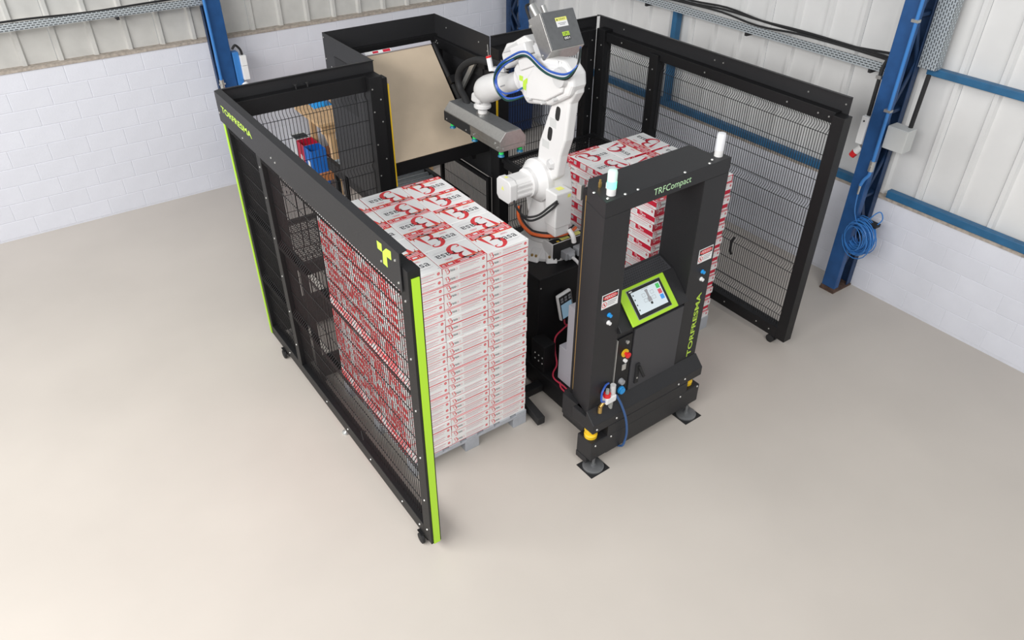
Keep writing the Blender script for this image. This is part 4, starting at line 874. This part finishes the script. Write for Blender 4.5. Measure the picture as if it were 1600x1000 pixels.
rect(b, So2, R_, sU, 0.225, 0.252, 0.195, 0.212, 4); rect(b, So2, R_, sU, 0.228, 0.249, 0.150, 0.195, 4); rect(b, So2, R_, sU, 0.220, 0.257, 0.118, 0.152, 4); rect(b, So2, R_, sU, 0.232, 0.252, 0.096, 0.114, 5)
for (u, v) in ((0.185, 0.165), (0.185, 0.125), (0.268, 0.165), (0.268, 0.125)):
    for (a, b2, c, d) in ((0, 0.03, 0, 0.002), (0, 0.03, 0.024, 0.026), (0, 0.002, 0, 0.026), (0.028, 0.03, 0, 0.026)): rect(b, So2, R_, sU, u+a, u+b2, v+c, v+d, 4)
for v in (0.20, 0.165, 0.125, 0.085): rect(b, So2, R_, sU, 0.106, 0.116, v, v+0.010, 5)
rect(b, So2, R_, sU, 0.20, 0.27, 0.220, 0.223, 4); rect(b, So, R_, sU, 0.088, 0.118, 0.234, 0.242, 6)
b.build('screen_image', ['screen', mat('screen_green', (0.05, 0.4, 0.1), 0.4, emit=(0.10, 0.5, 0.15), estr=0.5), mat('screen_red', (0.5, 0.08, 0.1), 0.4, emit=(0.55, 0.10, 0.13), estr=0.5), mat('screen_button_blue', (0.05, 0.25, 0.6), 0.4, emit=(0.06, 0.28, 0.68), estr=0.5), 'grey_text', 'black_text', 'white_text'], sc)
# perforated slope above the screen
pU = Vector((0, 0.14, 0.050)).normalized(); pN = Vector((0, -pU.z, pU.y)); pO = Vector((3.13, 3.205, 1.395))+pN*0.0012
MB().hexa([pO+Vector((-0.02, 0, 0))+pU*0.004-pN*0.001, pO+Vector((0.65, 0, 0))+pU*0.004-pN*0.001, pO+Vector((0.65, 0, 0))+pU*0.140-pN*0.001, pO+Vector((-0.02, 0, 0))+pU*0.140-pN*0.001, pO+Vector((-0.02, 0, 0))+pU*0.004+pN*0.001, pO+Vector((0.65, 0, 0))+pU*0.004+pN*0.001, pO+Vector((0.65, 0, 0))+pU*0.140+pN*0.001, pO+Vector((-0.02, 0, 0))+pU*0.140+pN*0.001]).build('perforated_plate', 'dark_door', body)
pO = pO+pN*0.0015
b = MB()
for i in range(30):
    for j in range(6):
        disc(b, pO, (1, 0, 0), pU, 0.01+i*0.021+(0.0105 if j % 2 else 0), 0.022+j*0.0205, 0.0062, 0, 6)
b.build('perforations', 'black_text', body)['kind'] = 'stuff'
dr = part('door', 3.285, 3.795, 3.044, 3.061, 0.52, 1.135, 'dark_door', 0.003, body)
part('handle_plate', 3.335, 3.372, 3.030, 3.044, 0.60, 0.79, 'rubber', 0.003, dr)
MB().bar((3.355, 3.020, 0.77), (3.40, 3.005, 0.66), 0.022, 0.016, up=(0, 1, 0)).build('handle_lever', 'rubber', dr, bev=0.002)
MB().cyl((3.352, 3.030, 0.655), (3.352, 3.026, 0.655), 0.008).build('lock', 'zinc', dr)
cs = part('switch_panel', 3.13, 3.272, 3.050, 3.062, 0.50, 1.11, 'black', 0.003, body)
part('panel_edge', 3.110, 3.116, 3.040, 3.060, 0.50, 1.11, 'zinc', 0.001, body)
es = MB().cyl((3.205, 3.050, 0.955), (3.205, 3.042, 0.955), 0.034, None, 20).build('stop_button_ring', 'yellow', cs, smooth=True)
MB().lathe((3.205, 3.042, 0.955), [(0.012, 0), (0.012, 0.02), (0.024, 0.022), (0.024, 0.036), (0.015, 0.042)], (0, -1, 0), 18).build('stop_button', 'red', es, smooth=True)
MB().cyl((3.21, 3.050, 0.885), (3.21, 3.030, 0.885), 0.015).build('push_button', 'white_text', cs, smooth=True)
MB().cyl((3.215, 3.050, 1.055), (3.215, 3.036, 1.055), 0.014).build('selector_switch', 'zinc', cs, smooth=True)
MB().box(3.188, 3.228, 3.040, 3.050, 0.795, 0.850).build('key_switch', 'zinc', cs, bev=0.003)
MB().cyl((3.195, 3.050, 0.69), (3.195, 3.020, 0.69), 0.026, 0.022, 12).build('socket_cap', 'grey_plug', cs, smooth=True)
MB().lathe((3.205, 3.050, 0.597), [(0.034, 0), (0.034, 0.012), (0.028, 0.018), (0.028, 0.026)], (0, -1, 0), 16).build('blue_socket', 'btn_blue', cs, smooth=True)
# signs, pilot lights and lettering on the columns
def sign(x, z, w, h):
    b = MB(); O = Vector((x, FY-0.0015, z)); R = (1, 0, 0); U = (0, 0, 1); n = Vector((0, -0.0006, 0))
    b.box(x, x+w, FY-0.0015, FY, z, z+h, 0)
    rect(b, O+n, R, U, 0.006, w-0.006, h*0.56, h-0.006, 2); disc(b, O+2*n, R, U, w/2, h*0.76, w*0.44, 1, 20, h*0.17)
    put_text(b, 'PERIGO', O+3*n+Vector((w*0.16, 0, h*0.67)), R, U, w*0.68, h*0.19, 0)
    ring2(b, O+n, R, U, w*0.17, h*0.28, h*0.16, h*0.20, 1); ribbon(b, O+n, R, U, [(w*0.10, h*0.42, 0.005), (w*0.24, h*0.14, 0.005)], 1, 2); disc(b, O+0.5*n, R, U, w*0.17, h*0.28, h*0.07, 2, 8)
    for k in range(3): rect(b, O+n, R, U, w*0.34, w*(0.92-0.06*k), h*(0.40-0.12*k), h*(0.45-0.12*k), 3)
    b.build('danger_sign', ['white_text', 'red', 'black_text', 'grey_text'], t)
sign(2.922, 1.455, 0.150, 0.115); sign(3.872, 1.475, 0.150, 0.118)
for x in (3.0, 3.945):
    for z, m_ in ((1.385, 'btn_blue'), (1.32, 'white_text')):
        MB().lathe((x, FY, z), [(0.017, 0), (0.017, 0.006), (0.013, 0.008), (0.013, 0.024)], (0, -1, 0), 14).build('pilot_light', m_, t, smooth=True)
b = MB(); put_text(b, 'TORFRESMA', (3.985, FY-0.0012, 0.57), (0, 0, 1), (-1, 0, 0), 0.615, 0.050, bold=0.02); b.build('lettering', 'lime_light', t)
# base
MB().prism([(3.049, 0.56), (2.958, 0.47), (2.958, 0.385), (3.20, 0.385), (3.20, 0.50), (3.049, 0.50)], 'x', 2.862, 4.055).build('base_top', 'black2', t, bev=0.006)
part('base_core', 3.02, 3.90, 2.957, 3.48, 0.10, 0.384, 'black2', 0.004)
part('base_skirt', 2.858, 4.058, 2.955, 3.12, 0.105, 0.285, 'black2', 0.008)
for x in (2.855, 3.885): part('base_leg', x, x+0.17, 3.0, 3.12, 0.05, 0.106, 'black2', 0.004)
part('base_back', 2.90, 4.01, 3.10, 3.36, 0.30, 0.50, 'black2', 0.002)
screws([(x, 2.956, z) for x, z in ((2.90, 0.42), (3.10, 0.43), (3.06, 0.26), (2.90, 0.25), (3.85, 0.44), (3.83, 0.26), (3.78, 0.42), (4.03, 0.27))], (0, -1, 0), t, 0.010)
for x in (2.905, 3.985):
    s_o = MB().lathe((x+(0.012 if x < 3.4 else -0.012), 3.035, 0.286), [(0.05, 0), (0.052, 0.03), (0.048, 0.035), (0.033, 0.04), (0.033, 0.06), (0.052, 0.065), (0.052, 0.095)], n=20).build('laser_scanner', 'yellow', t, smooth=True)
for (x, y) in ((2.915, 2.975), (3.945, 2.955)):
    MB().lathe((x, y, 0.004), [(0.085, 0), (0.085, 0.014), (0.078, 0.018), (0.022, 0.020), (0.022, 0.032), (0.012, 0.034), (0.012, 0.10)], n=26).build('levelling_foot', 'steel_dark', t, smooth=True)
    MB().box(x-0.095, x+0.095, y-0.09, y+0.09, 0.0005, 0.004).build('rubber_mat', 'rubber', t)
# light curtain posts behind the columns
for x in (2.975, 3.955):
    pst = MB().box(x-0.02, x+0.02, 3.306, 3.345, 0.30, 2.24).build('light_curtain_post', 'black', t, bev=0.003)
    MB().box(x-0.024, x-0.020, 3.305, 3.312, 0.55, 2.20).build('yellow_strip', 'brass', pst)
MB().box(2.965, 3.0, 3.375, 3.42, 2.13, 2.24).build('strobe_unit', 'zinc', t, bev=0.004)
# beacons
def beacon(x, y, lit):
    p = MB().lathe((x, y, 2.275), [(0.030, 0), (0.030, 0.045)], n=22).build('beacon_base', 'robot', t, smooth=True)
    MB().lathe((x, y, 2.32), [(0.031, 0), (0.031, 0.05)], n=22).build('beacon_lamp', 'lamp_green' if lit else 'lamp_white', p, smooth=True)
    MB().lathe((x, y, 2.37), [(0.031, 0), (0.031, 0.055), (0.027, 0.068), (0.012, 0.073)], n=22).build('beacon_dome', 'lamp_dome_lit' if lit else 'lamp_white', p, smooth=True)
beacon(2.985, 3.12, True); beacon(3.985, 3.12, False)
MB().lathe((3.0, 3.24, 2.275), [(0.012, 0), (0.012, 0.03), (0.008, 0.032), (0.008, 0.05)], n=12).build('brass_fitting', 'brass', t, smooth=True)
MB().lathe((3.03, 3.20, 2.275), [(0.013, 0), (0.013, 0.035)], n=12).build('cable_gland', 'white_text', t, smooth=True)
# air preparation unit
fr = MB().box(3.005, 3.105, 2.985, 3.045, 0.585, 0.645).build('air_regulator', 'white_text', t, bev=0.008)
MB().cyl((3.03, 3.015, 0.645), (3.03, 3.015, 0.675), 0.030, 0.027, 18).build('red_knob', 'red', fr, smooth=True)
MB().cyl((3.03, 3.015, 0.675), (3.03, 3.015, 0.715), 0.016, 0.013, 14).build('gauge_glass', 'clear', fr, smooth=True)
MB().cyl((3.085, 3.015, 0.645), (3.085, 3.015, 0.73), 0.024, 0.022, 16).build('regulator_knob', 'robot_grey', fr, smooth=True)
MB().cyl((3.075, 3.015, 0.585), (3.075, 3.015, 0.51), 0.021, 0.019, 16).build('filter_bowl', 'clear', fr, smooth=True)
MB().cyl((3.0, 3.015, 0.60), (2.965, 3.01, 0.575), 0.014).cyl((2.965, 3.01, 0.575), (2.955, 3.0, 0.53), 0.016).build('inlet_fitting', 'brass', fr, smooth=True)
MB().tube(catmull([(3.005, 3.01, 0.61), (2.965, 3.0, 0.64), (2.97, 3.01, 0.71), (3.02, 3.03, 0.745), (3.06, 3.04, 0.74)]), 0.008, 8).build('short_hose', 'hose_blue', fr, smooth=True)
MB().tube(catmull([(3.11, 3.0, 0.63), (3.135, 2.96, 0.55), (3.165, 2.925, 0.42), (3.185, 2.915, 0.28), (3.185, 2.92, 0.18), (3.165, 2.935, 0.11), (3.16, 3.05, 0.06)], 7), 0.0095, 8).build('air_hose', 'air_blue', fr, smooth=True)

# ------------------------------------------------------------------ things beyond the fence
t = thing('workbench', 'pine workbench against the back wall seen through the rear fence', 'workbench', (3.7, 8.7, 0))
for k in range(4): box_part(t, 'top_board', 3.13, 4.75, 8.33+k*0.19, 8.33+k*0.19+0.186, 0.962, 1.0, 'wood')
box_part(t, 'apron', 3.17, 4.70, 8.36, 8.40, 0.86, 0.96, 'wood')
for xx in (3.27, 4.60):
    for yy in (8.38, 8.98): box_part(t, 'leg', xx, xx+0.07, yy, yy+0.07, 0.0, 0.96, 'wood')
for xx in (3.305,): MB().bar((xx, 8.43, 0.62), (xx+0.24, 8.43, 0.86), 0.04, 0.06).build('brace', 'wood', t)
MB().bar((3.305, 8.45, 0.62), (3.305, 8.72, 0.90), 0.04, 0.06).build('brace', 'wood', t)
box_part(t, 'stretcher', 3.05, 3.90, 8.32, 8.375, 0.28, 0.38, 'wood_orange'); box_part(t, 'shelf', 3.34, 4.58, 8.5, 9.0, 0.40, 0.43, 'wood_orange')
def bin_(y0, m_, label, fill=0.50):
    t = thing('waste_bin', label, 'bin', (3.17, y0+0.11, 0), 0, 'open bins beside the workbench')
    b = MB(); x0, x1, ya, yb, h = 3.05, 3.255, y0, y0+0.22, 0.60; w = 0.008
    b.box(x0, x1, ya, ya+w, 0.0, h).box(x0, x1, yb-w, yb, 0.0, h).box(x0, x0+w, ya+w, yb-w, 0, h).box(x1-w, x1, ya+w, yb-w, 0, h).box(x0+w, x1-w, ya+w, yb-w, 0, 0.01)
    b.build('shell', m_, t)
    MB().box(x0+w+0.001, x1-w-0.001, ya+w+0.001, yb-w-0.001, 0.012, fill).build('liner', 'bin_inside', t)
    MB().box(x0-0.0015, x0, ya+0.06, ya+0.13, 0.33, 0.45).build('label_sticker', 'white_text', t)
bin_(8.545, 'bin_blue', 'open blue bin beside the workbench, nearest of three bins')
bin_(8.775, 'bin_red', 'open red bin between the blue bin and the white bin')
bin_(9.01, 'bin_white', 'open white bin with dark liner, farthest of the three bins', 0.585)
random.seed(4)
t = thing('blue_cloth', 'crumpled light blue cloth on the workbench', 'cloth', (3.42, 8.98, 1.0))
b = MB(); n = 9
g_ = [[b.vert((3.30+0.26*i/(n-1)+random.uniform(-.01, .01), 8.86+0.2*j/(n-1)+random.uniform(-.01, .01), 1.003+(0.07*math.sin(PI*i/(n-1))*math.sin(PI*j/(n-1))*(0.6+random.random()*0.6)))) for j in range(n)] for i in range(n)]
for i in range(n-1):
    for j in range(n-1): b.f.append([g_[i][j], g_[i+1][j], g_[i+1][j+1], g_[i][j+1]]); b.m.append(0)
o = b.build('folded_fabric', 'btn_blue', t, smooth=True); sd = o.modifiers.new('thick', 'SOLIDIFY'); sd.thickness = 0.004
for k in range(7):
    carton(me_r, 3.86+0.004*(k % 2), 8.93, 1.001+k*CH, 0.05*(k % 2), (f"carton {ORD[6-k]} from the top of the small pile on the workbench" if k < 6 else 'topmost carton of the small pile on the workbench'), 'cartons on the workbench')
o = MB().rings([[(3.595, 8.80, 1.001), (3.665, 8.80, 1.001), (3.665, 8.98, 1.001), (3.595, 8.98, 1.001)], [(3.59, 8.79, 1.06), (3.67, 8.79, 1.06), (3.67, 8.99, 1.06), (3.59, 8.99, 1.06)], [(3.605, 8.83, 1.10), (3.655, 8.83, 1.09), (3.65, 8.95, 1.11), (3.61, 8.95, 1.10)]]).build('black_bag', 'rubber', bev=0.01); tag(o, 'small black bag on the workbench beside the blue cloth', 'bag')
t = thing('blue_container', 'dark blue plastic container on the floor behind the rear right fence', 'container', (6.38, 8.85, 0))
MB().rings([[(6.16, 8.72, 0.04), (6.60, 8.72, 0.04), (6.60, 9.02, 0.04), (6.16, 9.02, 0.04)], [(6.13, 8.69, 0.85), (6.63, 8.69, 0.85), (6.63, 9.05, 0.85), (6.13, 9.05, 0.85)]]).build('body', 'navy', t, bev=0.02)
MB().box(6.11, 6.65, 8.67, 9.07, 0.85, 0.90).build('lid', 'navy', t, bev=0.015)
for xx in (6.2, 6.54): MB().cyl((xx, 8.9, 0.04), (xx+0.04, 8.9, 0.04), 0.04).build('wheel', 'rubber', t, smooth=True)
